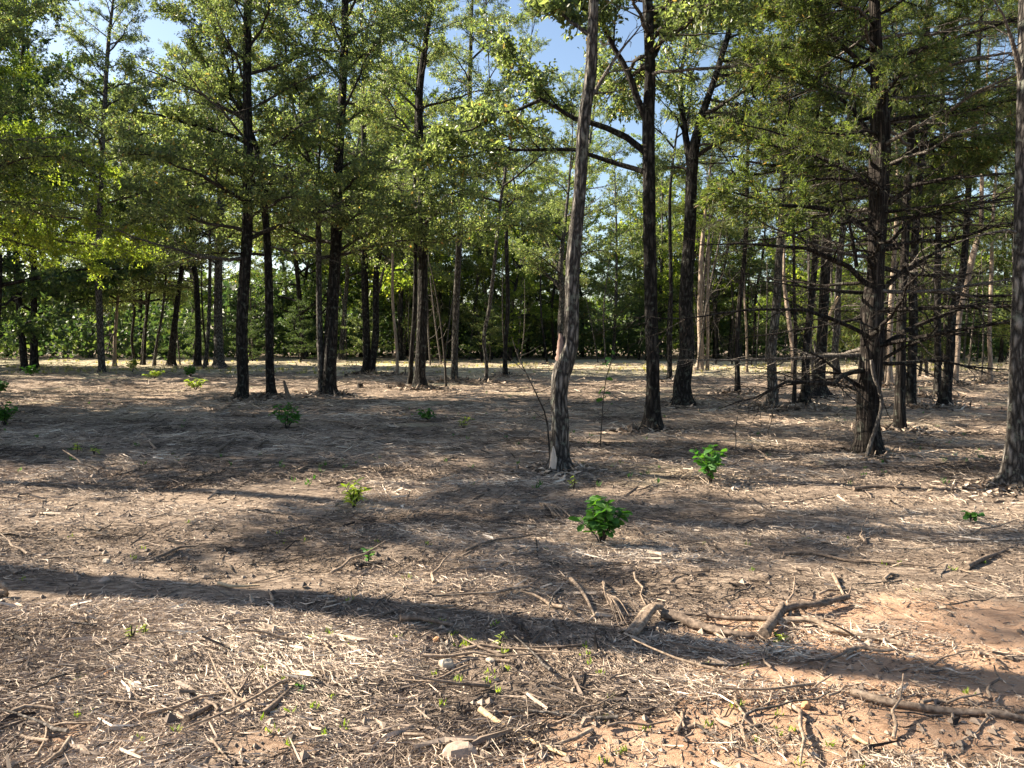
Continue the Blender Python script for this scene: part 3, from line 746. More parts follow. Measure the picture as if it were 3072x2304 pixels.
# middle distance, left
T("oak_tree", "broken pale trunk with drooping snapped limbs at the far left", "tree",
  [(344, 1099, 13), (347, 1020, 11), (351, 963, 10), (354, 880, 9), (358, 780, 8)],
  14, 3.4, 'oak', 34, 3.8, M_PALE_LIT, seed=32,
  branches=[([(350, 1000), (325, 1005), (300, 1015), (280, 1030)], 6, 3, 'dead', -.5), ([(350, 990), (335, 1010), (325, 1040), (320, 1065)], 6, 3, 'dead', -.8)])
for i, (b0, b1, lab) in enumerate([((405, 1094), (401, 940), "first of the thin leaning trunks right of the broken pale trunk"),
                                   ((426, 1094), (436, 930), "middle one of the thin leaning trunks right of the broken pale trunk"),
                                   ((432, 1096), (446, 925), "tallest pale streaked thin trunk leaning right of the broken pale one"),
                                   ((462, 1098), (486, 940), "thin dark trunk with the steepest lean in the left background")]):
    T("oak_tree", lab, "tree", [(*b0, 11), ((b0[0] + b1[0]) / 2, (b0[1] + b1[1]) / 2, 9), (*b1, 8), (b1[0] + (b1[0] - b0[0]) * .5, b1[1] - 120, 7)],
      13, 3.4, 'oak', 20, 3.4, M_BARK2 if i % 2 else M_BARK, seed=33 + i, k=10, upper=4)
T("oak_tree", "stout dark trunk hung with dead twigs in the left background", "tree",
  [(514, 1098, 30), (520, 1040, 24), (530, 950, 18), (536, 850, 16)], 15, 4.5, 'oak', 30, 3.6, seed=40, dead=.2, k=12)
T("oak_tree", "black trunk that bends left as it rises, left of the stout straight one", "tree",
  [(592, 1100, 26), (590, 1000, 20), (584, 850, 18), (578, 750, 16), (573, 640, 14)], 16, 5, 'oak', 30, 3.6, seed=41, k=12)
T("oak_tree", "narrow grey trunk tight against the bending black trunk", "tree",
  [(614, 1107, 14), (622, 1000, 12), (628, 850, 11), (630, 730, 10)], 12, 5.5, 'oak', 20, 3.6, M_BARK2, seed=42, k=12)
T("oak_tree", "stout straight trunk with a spreading foot in the left middle distance", "tree",
  [(658, 1108, 44), (657, 1060, 30), (657, 917, 26), (659, 750, 24), (661, 600, 22), (663, 400, 18)], 17, 5, 'oak', 34, 3.8, M_BARK2, seed=43, k=14, flare=1.0)
T("oak_tree", "slim tall oak filling the upper left with leaves, behind the bright maple boughs", "tree", None, 20, 7.0, 'oak', 34, 3.6, M_BARK2, seed=80, k=10, upper=10,
  world=[(-18.3, 34.5, 0, .15), (-18.3, 34.5, 5, .13), (-18.0, 34.6, 10, .10), (-17.6, 34.5, 14, .08)])
T("oak_tree", "slim tall oak in the upper left corner, left of the other tall slim one", "tree", None, 19, 6.0, 'oak', 28, 3.6, M_BARK, seed=81, k=10, upper=10,
  world=[(-23.0, 36.5, 0, .15), (-23.2, 36.5, 5, .13), (-23.0, 36.6, 10, .10), (-22.6, 36.5, 14, .08)])
T("oak_tree", "tall far oak whose trunk hides behind the crooked centre tree", "tree", None, 20, 7.5, 'oak', 24, 3.6, M_BARK2, seed=82, k=10, upper=6,
  world=[(3.5, 46, 0, .15), (3.7, 46, 5, .13), (4.2, 46, 10, .10), (4.8, 46, 15, .07)])
# middle distance, right of centre
T("oak_tree", "dark trunk with lit left edge between the two thick oaks right of centre", "tree",
  [(2009, 1143, 18), (2011, 1050, 15), (2011, 900, 13), (2010, 720, 12)], 12, 7.0, 'oak', 10, 2.8, seed=44, k=12, upper=4)
T("cedar_tree", "short wide sunlit cedar trunk just right of the thick forking trunk", "cedar tree",
  [(2097, 1113, 30), (2099, 1060, 22), (2101, 950, 17), (2104, 780, 15)], 12, 6.0, 'cedar', 12, 3.0, M_PALE_LIT, seed=45, k=12, upper=4)
T("oak_tree", "thin sunlit trunk right beside the wide sunlit cedar", "tree",
  [(2122, 1113, 12), (2122, 1000, 10), (2122, 850, 9)], 10, 6.5, 'cedar', 8, 2.6, M_PALE_LIT, seed=46, k=10, upper=3)
T("oak_tree", "slim pale pole rising from the grass strip right of centre", "tree",
  [(2241, 1116, 9), (2240, 1000, 8), (2240, 850, 7), (2238, 700, 6)], 12, 7.5, 'cedar', 7, 2.4, M_PALE_LIT, seed=47, k=10, upper=3)
T("oak_tree", "sunlit trunk seen between the shaggy cedar and the trunk behind it", "tree",
  [(2667, 1163, 26), (2668, 1080, 20), (2672, 950, 17), (2676, 800, 15)], 13, 6.0, 'cedar', 10, 2.9, M_PALE_LIT, seed=48, k=12, upper=4)

T("maple_tree", "maple at the left edge holding out long low boughs of bright leaves", "tree", None, 14, 5.0, 'maple', 16, 3.2, M_BARK2, seed=50, k=12, azs=[0, .4, -.4],
  world=[(-15.6, 21.5, 0, .2), (-15.6, 21.5, 3, .17), (-15.4, 21.5, 7, .13), (-15.3, 21.5, 10, .09)],
  branches=[([(-150, 600), (-40, 650), (80, 700), (200, 725), (330, 740), (450, 770)], 14, 5, 'maple', .5), ([(-150, 560), (0, 590), (120, 640), (260, 660), (400, 700)], 14, 5, 'maple', -1.2),
            ([(-150, 640), (-60, 690), (60, 730), (180, 760), (300, 800)], 12, 5, 'maple', 1.2), ([(-150, 500), (0, 480), (160, 470), (300, 500)], 14, 5, 'maple', 0)])

# ================================================================== trees left of the frame whose shadows fall across it
tall = "tall oaks standing just outside the left side of the picture"
OFF = [(-9.3, 6.75, .24, 14, 8.5, 8, 2.6), (-17.5, 16.0, .2, 15, 4.5, 40, 3.6), (-16.5, 19.2, .22, 16, 4.5, 34, 3.3), (-22.0, 18.6, .2, 17, 4.5, 26, 3.3),
       (-21.0, 24.0, .24, 13, 4.0, 22, 3.2), (-12.4, 17.4, .15, 13, 4.5, 26, 3.0), (-13.6, 10.8, .14, 13.0, 8.2, 16, 2.3), (-14.8, 14.4, .16, 14.0, 4.2, 44, 3.6)]
for i, (x, y, r, h, zb, nb, lm) in enumerate(OFF):
    T("oak_tree", "tall oak standing beyond the left edge of the picture", "tree", None, h, zb, 'oak', nb, lm, seed=60 + i, k=12, upper=18, group=tall,
      world=[(x, y, 0, r), (x + .1, y, 3, r * .85), (x - .1, y + .1, 7, r * .7), (x + .2, y, 10, r * .5)])

# litter heaped against the feet of the trees
def base_litter():
    g = np.random.default_rng(66); bs = [(np.array(o.location), o) for o in bpy.data.objects if o.parent is None and o.get("category", "").endswith("tree") and 4 < o.location.y < 34 and abs(o.location.x) < .8 * o.location.y]
    xs, ys, zs, sc = [], [], [], []
    for b, o in bs:
        n = 420; a = g.uniform(0, 6.28, n); d = .14 + np.abs(g.normal(0, .26, n)); xs.append(b[0] + np.cos(a) * d * 1.3); ys.append(b[1] + np.sin(a) * d); zs.append(.16 * np.exp(-(d / .24) ** 1.5) * g.random(n)); sc.append(np.full(n, max(1, b[1] / 6) ** .6))
    x = np.concatenate(xs); y = np.concatenate(ys); dz = np.concatenate(zs); k = np.concatenate(sc); n = len(x)
    D = g.normal(0, 1, (n, 3)); D[:, 2] *= .3
    mb = MB(); leaves(mb, np.stack([x, y, H(x, y) + dz + .004], -1), D, .09 * k, .028 * k, g, .6, np.clip(g.normal(.38, .22, n), 0, 1))
    tag(link("leaf_litter", mb.mesh("leaf_litter", M_CHIP, False)), "dead leaves and bark crumbs heaped against the tree feet", "litter", kind="stuff")
base_litter()

# ================================================================== wood round the clearing: whole trees sharing meshes
def proto(seed, style, h, n, zb, lmax, mat, lm):
    g = np.random.default_rng(seed)
    rows = np.array([[0, 0, -.3, .12], [0, 0, 0, .11], [g.normal(0, .15), g.normal(0, .15), h * .3, .085], [g.normal(0, .35), g.normal(0, .35), h * .6, .06], [g.normal(0, .4), g.normal(0, .4), h, .015]])
    tb = trunk_mesh(rows, mat, seed, 9, .8, .06, .5, 3)
    cb = MB(); a = g.uniform(0, 6)
    for i in range(n):
        z = zb + (h - zb) * (i + g.random()) / n; f = (z - zb) / (h - zb); a += 2.4 + g.normal(0, .4)
        W, F = grow_spray(seed * 50 + i, style, 3.0, dense=.36)
        q = np.array([np.interp(z, rows[:, 2], rows[:, j]) for j in range(3)])
        M = np.array(spray_matrix(q, a, .1 + .7 * f + g.normal(0, .2), lmax / 3 * (1 - .6 * f) * g.uniform(.7, 1.2)))
        for src, dst, lim in ((W, tb, 14), (F, cb, None)):
            for k in range(len(src.v) if lim is None else min(lim, len(src.v))):
                V = src.v[k] @ M[:3, :3].T + M[:3, 3]; off = sum(len(v) for v in src.v[:k])
                if lim is None:                                   # leaves: thicken to read at distance
                    c = V.reshape(-1, 4, 3); m = c.mean(1, keepdims=True); V = ((c - m) * (1.9 if style == 'oak' else 2.3) + m).reshape(-1, 3)
                dst.add(V, src.f[k] - off, src.r[k])
    return tb.mesh("trunk", mat), cb.mesh("crown", lm, False)
PR = {'oak': [proto(1, 'oak', 12, 24, 3.5, 3.2, M_BARK2, M_OAK), proto(2, 'oak', 12, 24, 2.5, 3.4, M_BARK, M_MAPLE), proto(3, 'oak', 12, 26, 1.0, 2.8, M_BARK2, M_OAK)],
      'cedar': [proto(4, 'cedar', 12, 26, 1.2, 2.6, M_CBARK, M_CEDAR), proto(5, 'cedar', 12, 26, 3.5, 2.8, M_CBARK, M_CEDAR)],
      'dark': [proto(6, 'oak', 12, 24, .8, 3.6, M_BARK, M_SHADED)]}
def far_tree(x, y, h, kind, i, label, group, name="oak_tree", wide=1.0):
    g = np.random.default_rng(5000 + int(x * 31) + int(y * 77))
    t, c = PR[kind][i % len(PR[kind])]
    o = bpy.data.objects.new(name, None); COL.objects.link(o); o.location = (x, y, Hs(x, y)); o.rotation_euler = (g.normal(0, .03), g.normal(0, .04), g.uniform(0, 6.28))
    s = h / 12; o.scale = (s * wide, s * wide, s)
    tag(o, label, "tree", group); link("trunk", t, o); tag(link("crown", c, o), kind="stuff")
g = np.random.default_rng(77)
pl = []
def place(n, x0, x1, y0, y1, h0, h1, kinds, label, group, mind=2.2, name="oak_tree", wide=1.0, ok=None):
    c = 0
    for _ in range(n * 30):
        if c >= n: break
        x = g.uniform(x0, x1); y = g.uniform(y0, y1)
        if ok and not ok(x, y): continue
        if any((x - a) ** 2 + (y - b) ** 2 < mind ** 2 for a, b in pl): continue
        pl.append((x, y)); c += 1
        far_tree(x, y, g.uniform(h0, h1), kinds[g.integers(len(kinds))], int(g.integers(9)), label, group, name, wide)
place(18, -46, -7, 50, 68, 17, 22, ['oak', 'oak', 'cedar', 'dark'], "tall leafy tree in the wood behind the left side of the clearing", "trees of the wood behind the left side", ok=lambda x, y: not 30 < y + .287 * x < 47.5)
place(11, -46, -14, 32, 48, 16, 20, ['oak', 'dark'], "leafy tree of the wood edge at the far left", "trees of the wood edge at the far left", ok=lambda x, y: not 34 < y + .287 * x < 47 and x < -.47 * y)
place(34, -8, 16, 52, 68, 11, 17, ['oak', 'oak', 'cedar'], "lower sunlit tree at the far end of the clearing", "trees closing the far end of the clearing")
place(28, 12, 46, 44, 64, 12, 17, ['cedar', 'oak', 'oak'], "feathery tree of the wood behind the right side of the clearing", "trees of the wood behind the right side")
place(14, 11, 34, 24, 40, 10, 14, ['cedar'], "slim cedar between the right hand trunks and the wood", "cedars behind the right hand trunks", 2.4, "cedar_tree", .8)
place(16, -46, 46, 64, 78, 9, 12, ['dark', 'cedar'], "dark tree deep in the wood behind the clearing", "trees deep in the wood")
place(22, -40, 44, 46, 56, 2.2, 4.5, ['dark', 'oak'], "leafy shrub at the edge of the wood behind the clearing", "shrubs along the edge of the wood", 1.6, "shrub", 1.6)
# bare poles and young stems along the edge of the wood
def poles(n):
    ms = []
    for i in range(5):
        gg = np.random.default_rng(300 + i)
        r = np.array([[0, 0, -.2, .055], [gg.normal(0, .1), gg.normal(0, .1), 3, .045], [gg.normal(0, .35), gg.normal(0, .3), 7, .02]])
        mb = MB(); q = resample(r, .6); mb.add(*tube(q[:, :3], q[:, 3], 6))
        for k in range(9):
            z = gg.uniform(1.5, 6.5); a = gg.uniform(0, 6.28); p = np.array([np.interp(z, r[:, 2], r[:, 0]), np.interp(z, r[:, 2], r[:, 1]), z]); l = gg.uniform(.5, 1.5)
            mb.add(*tube([p, p + np.array([math.cos(a), math.sin(a), .35]) * l * .5, p + np.array([math.cos(a), math.sin(a), .8]) * l], [.016, .01, .004], 3))
        ms.append((mb.mesh("stem", [M_DEAD, M_BARK2, M_BARK][i % 3])))
    for i in range(n):
        x = g.uniform(-34, 34); y = g.uniform(42, 56)
        if i >= 70: x = g.uniform(7, 34); y = g.uniform(26, 46); x = max(x, y * .24)
        o = bpy.data.objects.new("bare_pole_tree", ms[i % 5]); COL.objects.link(o)
        o.location = (x, y, Hs(x, y)); s = g.uniform(.6, 1.3); o.scale = (s, s, s); o.rotation_euler = (g.normal(0, .06), g.normal(0, .08), g.uniform(0, 6))
        tag(o, "bare young pole standing among the trees at the edge of the wood", "young tree", "bare young poles along the edge of the wood")
poles(120)
# understorey thicket: one uncountable mass
def thicket():
    gg = np.random.default_rng(91); n = 60000
    x = gg.uniform(-62, 62, n); y = gg.uniform(56, 74, n) - 8 * (np.abs(x) > 22) * gg.random(n)
    top = .8 + 7.5 * fbm(x * .22 + 4, y * .1, 3) ** 1.5
    z = top * gg.random(n) ** .8
    Pn = np.stack([x, y, z + .05], -1); mb = MB(); leaves(mb, Pn, gg.normal(0, 1, (n, 3)), .34, .26, gg, .3)
    tag(link("understorey_thicket", mb.mesh("understorey_thicket", M_SHADED, False)), "dark understorey thicket filling the wood behind the clearing", "undergrowth", kind="stuff")
thicket()
# far hill line of forest closing the view
def far_forest():
    gg = np.random.default_rng(92); n = 26000
    x = gg.uniform(-150, 150, n); y = gg.uniform(84, 120, n); top = 6 + 5 * fbm(x * .07 + 4, y * .07, 3) - 3.5 * np.exp(-((x - 6) / 14) ** 2)
    z = top * gg.random(n) ** .7
    mb = MB(); leaves(mb, np.stack([x, y, z], -1), gg.normal(0, 1, (n, 3)), 1.1, .9, gg, .3)
    tag(link("distant_forest", mb.mesh("distant_forest", M_SHADED, False)), "distant forest closing the view between the trunks", "forest", kind="stuff")
far_forest()

# ================================================================== saplings (stems and single leaves)
def leaf_mesh(seed, mat, lobed=True):
    gg = np.random.default_rng(seed)
    t = np.array([0, .14, .28, .40, .55, .68, .82, 1.0])
    w = np.array([.02, .10, .22, .17, .33, .24, .26, .0]) if lobed else np.array([.02, .10, .17, .21, .22, .18, .10, 0])
    w = w * gg.uniform(.9, 1.1, 8); zc = -.22 * t ** 2
    V = []
    for a, b, c in zip(t, w, zc): V += [(a, b, c + b * .3), (a, 0, c), (a, -b, c + b * .3)]
    F = []
    for i in range(7): a = i * 3; F += [[a, a + 3, a + 4, a + 1], [a + 1, a + 4, a + 5, a + 2]]
    mb = MB(); mb.add(V, F, gg.random()); return mb.mesh("leaf", mat, True)
LF = {'g': [leaf_mesh(i, M_SAP) for i in range(5)], 'y': [leaf_mesh(10 + i, M_SAPY, False) for i in range(5)]}
def sapling(name, label, cat, px, py, wpx, hpx, n, kind, ll, seed, ns=5, narrow=1.0):
    gg = np.random.default_rng(seed); b = G(px, py); D = b[1]; b[2] = Hs(b[0], b[1])
    w = wpx / FPX * D; h = hpx / FPX * D
    root = bpy.data.objects.new(name, None); COL.objects.link(root); root.location = b; tag(root, label, cat)
    tips = []
    for s in range(ns):
        a = gg.uniform(0, 6.28) if s else 0; rad = w * .5 * (gg.uniform(.3, .85) if s else .1); hh = h * (gg.uniform(.45, .9) if s else .95)
        e = np.array([math.cos(a) * rad, math.sin(a) * rad, hh]); q = np.array([[0, 0, -.03], e * [.25, .25, .35], e * [.6, .6, .7], e])
        mb = MB(); mb.add(*tube(q, [.006, .005, .004, .002], 5)); link("stem", mb.mesh("stem", M_TWIG), root); tips.append(q)
    for i in range(n):
        q = tips[gg.integers(ns)]; u = gg.uniform(.25, 1) ** .7 * 3; k = min(int(u), 2); p = q[k] + (q[k + 1] - q[k]) * (u - k)
        az = gg.uniform(0, 6.28); el = gg.uniform(-.35, .75); s = ll * gg.uniform(.65, 1.2)
        M = Matrix.Translation(Vector(p)) @ Matrix.Rotation(az, 4, 'Z') @ Matrix.Rotation(-el, 4, 'Y') @ Matrix.Rotation(gg.normal(0, .5), 4, 'X') @ Matrix.Diagonal((s, s * narrow, s, 1))
        link("leaf", LF[kind][i % 5], root, M)
S = sapling
S("oak_sapling", "bushy bright green oak sapling in the front centre, largest of the seedlings", "sapling", 1806, 1632, 175, 150, 230, 'g', .095, 1, 13)
S("oak_sapling", "upright light green sapling right of the crooked centre tree", "sapling", 2132, 1462, 125, 130, 120, 'g', .105, 2, 9)
S("leafy_sprout", "yellow green spiky sprout at the left of centre on sunlit mulch", "sapling", 1062, 1526, 110, 95, 110, 'y', .095, 3, 11, .6)
S("oak_sapling", "dark green seedling in front of the slender crossing trunk", "sapling", 862, 1284, 115, 85, 150, 'g', .10, 4, 11, .8)
S("oak_sapling", "low dark seedling on shaded mulch in front of the black trunk pair", "sapling", 1282, 1262, 66, 40, 90, 'g', .09, 5, 8)
S("oak_sapling", "deep green bush cut by the left edge of the picture", "sapling", 14, 1278, 100, 78, 150, 'g', .095, 6, 11)
S("leafy_bush", "rounded light green bush in the left middle distance", "bush", 588, 1168, 70, 38, 140, 'y', .13, 7, 11)
S("leafy_bush", "darker ragged bush just behind the rounded light green one", "bush", 572, 1130, 60, 36, 110, 'g', .15, 8, 10)
S("leafy_bush", "low bright yellow green bush, most yellow of the left bushes", "bush", 464, 1136, 72, 26, 140, 'y', .14, 9, 11)
S("leafy_bush", "grey green bush at the far left edge of the grass", "bush", 95, 1128, 60, 34, 110, 'g', .16, 10, 10)
S("leafy_bush", "small bush standing under the thin leaning trunks", "bush", 398, 1118, 50, 42, 100, 'y', .16, 11, 9)
S("leafy_bush", "bush half cut off by the left edge above the deep green one", "bush", 0, 1180, 60, 46, 100, 'g', .14, 12, 9)
S("oak_sapling", "tiny green seedling on dark mulch near the right edge", "sapling", 2912, 1578, 54, 36, 28, 'g', .06, 13, 4)
S("leafy_sprout", "small weed on shaded mulch at the far left", "sapling", 232, 1362, 26, 36, 16, 'y', .08, 14, 3, .6)
S("leafy_sprout", "short weed right of the small weed at the far left", "sapling", 282, 1362, 22, 24, 12, 'y', .08, 15, 3, .6)
S("leafy_sprout", "small green sprout beside the black charred stick", "sapling", 1106, 1680, 30, 40, 14, 'g', .055, 16, 3, .6)
S("leafy_sprout", "tuft of seedling leaves at the foot of the fallen branch", "sapling", 2345, 1925, 70, 30, 16, 'y', .055, 17, 4, .6)
S("leafy_sprout", "yellow green weed tuft on the mulch between the trunk pair and the pale trunk", "sapling", 1390, 1290, 60, 40, 26, 'y', .1, 18, 5, .5)
S("leafy_sprout", "slim sprout at the right foot of the crooked tree", "sapling", 1722, 1470, 26, 44, 12, 'y', .06, 19, 3, .5)
S("leafy_sprout", "pale weed stalk near the front left stones", "sapling", 395, 1940, 36, 56, 18, 'y', .035, 20, 4, .5)
S("leafy_sprout", "weed beside the dark hole in the front left mulch", "sapling", 433, 1930, 24, 44, 12, 'y', .035, 21, 3, .5)
S("leafy_sprout", "green weed patch right of the pale splinters in the front left", "sapling", 905, 2090, 46, 26, 18, 'g', .03, 22, 4, .6)
S("leafy_sprout", "upright weed growing at the lower edge of the long shadow", "sapling", 1500, 1942, 24, 50, 14, 'y', .035, 23, 3, .5)
S("leafy_sprout", "weed next to the upright one at the edge of the long shadow", "sapling", 1410, 1936, 30, 26, 12, 'y', .035, 24, 3, .5)

# thin leafy stem behind the crooked tree and the leafless stick sapling before it
def thin_plant(name, label, pts, w, D, leafs):
    P3 = np.array([P(x, y, D) for x, y in pts]); P3[0, 2] = Hs(P3[0, 0], P3[0, 1]) - .02; b = P3[0].copy(); P3 -= b
    root = bpy.data.objects.new(name, None); COL.objects.link(root); root.location = b; tag(root, label, "sapling")
    r = np.linspace(w, w * .35, len(P3)); q = resample(np.hstack([P3, r[:, None]]), .08); mb = MB(); mb.add(*tube(q[:, :3], q[:, 3], 6)); link("stem", mb.mesh("stem", M_TWIG), root)
    gg = np.random.default_rng(len(pts) + leafs)
    for i in range(leafs):
        u = q[int(len(q) * gg.uniform(.45, .99))]; s = gg.uniform(.09, .15)
        link("leaf", LF['g'][i % 5], root, Matrix.Translation(Vector(u[:3])) @ Matrix.Rotation(gg.uniform(0, 6.28), 4, 'Z') @ Matrix.Rotation(gg.uniform(-.3, .8), 4, 'Y') @ Matrix.Rotation(gg.normal(0, .6), 4, 'X') @ Matrix.Scale(s, 4))
    for i in range(5):
        k = int(len(q) * (.35 + .12 * i)); d = np.array([gg.choice([-1, 1]) * gg.uniform(.1, .25), gg.normal(0, .08), gg.uniform(.05, .2)])
        mb = MB(); mb.add(*tube([q[k, :3], q[k, :3] + d * .6, q[k, :3] + d * 1.3 + [0, 0, .04]], [w * .4, w * .3, w * .15], 4)); link("twig", mb.mesh("twig", M_TWIG), root)
thin_plant("oak_sapling", "thin whip with a few big leaves seen right behind the crooked tree", [(1800, 1330), (1806, 1250), (1812, 1180), (1822, 1120), (1836, 1075), (1845, 1030)], .008, 10.5, 9)
thin_plant("bare_sapling", "leafless stick leaning left against the crooked centre tree", [(1652, 1340), (1640, 1262), (1617, 1200), (1588, 1139), (1555, 1070), (1535, 1010)], .012, 9.4, 0)
thin_plant("bare_sapling", "bare thin sapling bending left between the pair and the leaning grey trunk", [(1338, 1160), (1334, 1080), (1326, 1000), (1312, 900), (1290, 790)], .04, 24.5, 0)

# ================================================================== scar and stub of the crooked tree are separate small parts
def on_ground(pts, r0, r1, lift=0.0):
    out = []
    for i, (x, y) in enumerate(pts):
        p = G(x, y); r = r0 + (r1 - r0) * i / (len(pts) - 1); out.append([p[0], p[1], Hs(p[0], p[1]) + r * .6 + lift, r])
    return np.array(out)
def lumpy(q, k, seed, rough=.12, flat=1.0):
    gg = np.random.default_rng(seed); rr = 1 + gg.normal(0, rough, (len(q), k)); rr = (rr + np.roll(rr, 1, 0) + np.roll(rr, -1, 0)) / 3
    V, F = tube(q[:, :3], q[:, 3], k, rr); mb = MB(); mb.add(V, F)
    n = len(q); V2 = V
    for e, s in ((0, 1), (n - 1, -1)):                        # close both ends
        idx = [e * k + j for j in range(k)]; c = V[idx].mean(0)
        VV = np.vstack([V[idx], c]); FF = [[j, (j + 1) % k, k] if s < 0 else [(j + 1) % k, j, k] for j in range(k)]
        mb.add(VV, FF)
    return mb
def stick(label, pts, w, mat, seed, w1=None, lift=0.0, name="fallen_stick", group=None, cat="stick", rough=.12):
    D = G(*pts[len(pts) // 2])[1]; r0 = w / 2 / FPX * D; r1 = (w1 if w1 is not None else w * .5) / 2 / FPX * D
    q = resample(on_ground(pts, r0, r1, lift), .04 * max(1, D / 4)); b = q[0, :3].copy(); q = q.copy(); q[:, :3] -= b
    o = link(name, lumpy(q, 8, seed, rough).mesh(name, mat)); o.location = b; tag(o, label, cat, group); return o
STK = [
 ("curved pale stick in front of the long shadow at the left", [(160, 1822), (190, 1830), (225, 1850), (262, 1872), (300, 1892)], 12, M_LOG),
 ("thin root hooked like an S in the front left mulch", [(388, 2068), (398, 2095), (425, 2112), (465, 2108), (492, 2085), (520, 2078), (538, 2095), (532, 2140)], 7, M_LOG),
 ("straight grey pole lying at the lower left edge", [(35, 2155), (75, 2140), (130, 2138), (168, 2146)], 14, M_LOG),
 ("dark split slab pointing up right in the front left", [(560, 2185), (595, 2160), (630, 2138), (655, 2130)], 18, M_LOGD),
 ("short upright pale stick in the front left mulch", [(726, 2065), (730, 2100), (742, 2140), (760, 2165)], 11, M_LOG),
 ("thin bent stick below the upright pale one", [(635, 2255), (660, 2280), (680, 2296), (690, 2304)], 8, M_LOG),
 ("long slanting brown stick between the front left splinters", [(790, 2165), (840, 2120), (880, 2085), (905, 2060)], 16, M_LOGD),
 ("thin stick slanting up to the pale splinters on the left", [(810, 2060), (850, 2010), (880, 1975), (905, 1945)], 8, M_LOG),
 ("yellowish split stave at the bottom centre", [(1440, 2170), (1500, 2200), (1570, 2235), (1640, 2270), (1700, 2295)], 19, M_SPLIT),
 ("long smooth pole lying near the lower right corner", [(2552, 2092), (2640, 2112), (2750, 2131), (2880, 2148), (3000, 2162), (3072, 2170), (3140, 2178)], 24, M_LOG),
 ("short thick knotty stick in front of the fallen branch's lit end", [(2535, 1972), (2580, 1960), (2640, 1968), (2690, 1958)], 14, M_LOG),
 ("long thin twig running from the branch end to the right", [(2660, 1945), (2750, 1985), (2850, 2025), (2980, 2068)], 5, M_LOG),
 ("broad pale splinter lying in the sun left of the splintered fan", [(1712, 1750), (1735, 1785), (1760, 1820), (1785, 1865)], 13, M_LOG),
 ("thin brown pole lying right of centre in the second row", [(2350, 1668), (2430, 1670), (2490, 1682), (2560, 1698), (2640, 1702), (2790, 1716)], 10, M_LOGD),
 ("flat grey board under the bright sapling", [(1410, 1714), (1480, 1718), (1560, 1716), (1640, 1712), (1720, 1708)], 9, M_LOG),
 ("grey slab lying right of the flat board below the sapling", [(1770, 1706), (1830, 1700), (1890, 1696)], 15, M_LOG),
 ("thin arched twig left of the sapling", [(1395, 1660), (1430, 1640), (1490, 1624), (1560, 1618), (1600, 1605)], 8, M_LOGD),
 ("short black upright twig left of the bright sapling", [(1612, 1672), (1611, 1650), (1607, 1618)], 7, M_CHAR),
 ("black charred stick on bare sand left of centre", [(1062, 1702), (1090, 1700), (1130, 1698), (1162, 1694)], 13, M_CHAR),
 ("black log pressed into the long shadow at centre", [(1200, 1882), (1250, 1876), (1300, 1880), (1360, 1884)], 20, M_LOGD),
 ("grey stick inside the long shadow right of the black log", [(1262, 1838), (1310, 1840), (1362, 1836)], 11, M_LOG),
 ("thin stick crossing the sunny strip left of the long shadow", [(440, 1698), (500, 1672), (540, 1655), (590, 1650)], 9, M_LOGD),
 ("pale stick ending on the edge of the long shadow", [(655, 1765), (690, 1770), (730, 1768), (780, 1764)], 10, M_SPLIT),
 ("forked grey twig on shaded mulch at the left", [(430, 1310), (445, 1325), (462, 1345), (470, 1352)], 9, M_LOG),
 ("dark branch lying on shaded mulch left of centre", [(895, 1420), (930, 1402), (985, 1385), (1030, 1372)], 10, M_LOGD),
 ("second dark branch crossing toward the first in the shade", [(650, 1358), (680, 1338), (720, 1322), (760, 1318)], 9, M_LOGD),
 ("pale trunk piece lying in the sunny strip beyond the saplings", [(900, 1255), (960, 1262), (1020, 1272), (1080, 1282), (1150, 1296)], 9, M_LOG),
 ("reddish rotten log in the sunny strip at the left", [(700, 1245), (730, 1250), (760, 1252)], 18, M_LOGD),
 ("bent stick at the foot of the leaning oak", [(655, 1238), (680, 1222), (705, 1208)], 10, M_LOG),
 ("stick leading to the foot of the crooked tree", [(1515, 1465), (1560, 1450), (1600, 1436), (1640, 1418)], 8, M_LOGD),
 ("thin pale stick in the grass strip of the right foreground", [(2620, 1400), (2700, 1408), (2790, 1405), (2860, 1395)], 6, M_LOG),
 ("brown branch lying in front of the shaggy cedar", [(2560, 1480), (2640, 1478), (2700, 1482), (2760, 1478)], 12, M_LOGD),
 ("stick pointing at the foot of the right edge tree", [(2890, 1480), (2930, 1462), (2990, 1450)], 9, M_LOGD),
 ("long thin pole across the shaded right side", [(2820, 1637), (2900, 1634), (2990, 1636), (3072, 1634)], 6, M_LOG),
 ("slanting splinter right of the fallen branch tip", [(2500, 1740), (2515, 1770), (2532, 1800)], 13, M_LOG),
 ("arched thick stick in the right shade", [(2900, 1720), (2950, 1700), (3000, 1680), (3050, 1655)], 14, M_LOGD),
 ("short dark stick on the clay in the lower right", [(2245, 2200), (2275, 2192), (2310, 2182)], 12, M_LOG),
 ("pale knobbly stick on the clay at the lower right", [(2560, 2232), (2600, 2250), (2650, 2252)], 14, M_SPLIT),
 ("bark slab standing on edge in the front left", [(820, 1830), (815, 1810), (806, 1790)], 10, M_LOG),
 ("thin pale stick along the lower left corner", [(110, 2304), (135, 2240), (140, 2200), (120, 2165)], 7, M_LOG),
 ("dark twig right of the sandy patch", [(2060, 1690), (2110, 1686), (2150, 1690)], 9, M_LOGD),
 ("grey stick in the far clearing near the bushes", [(505, 1085), (520, 1098), (533, 1110)], 5, M_DEAD),
]
for i, (lab, pts, w, m) in enumerate(STK):
    stick(lab, pts, w * 1.15, m, i, rough=.14, lift=.012)
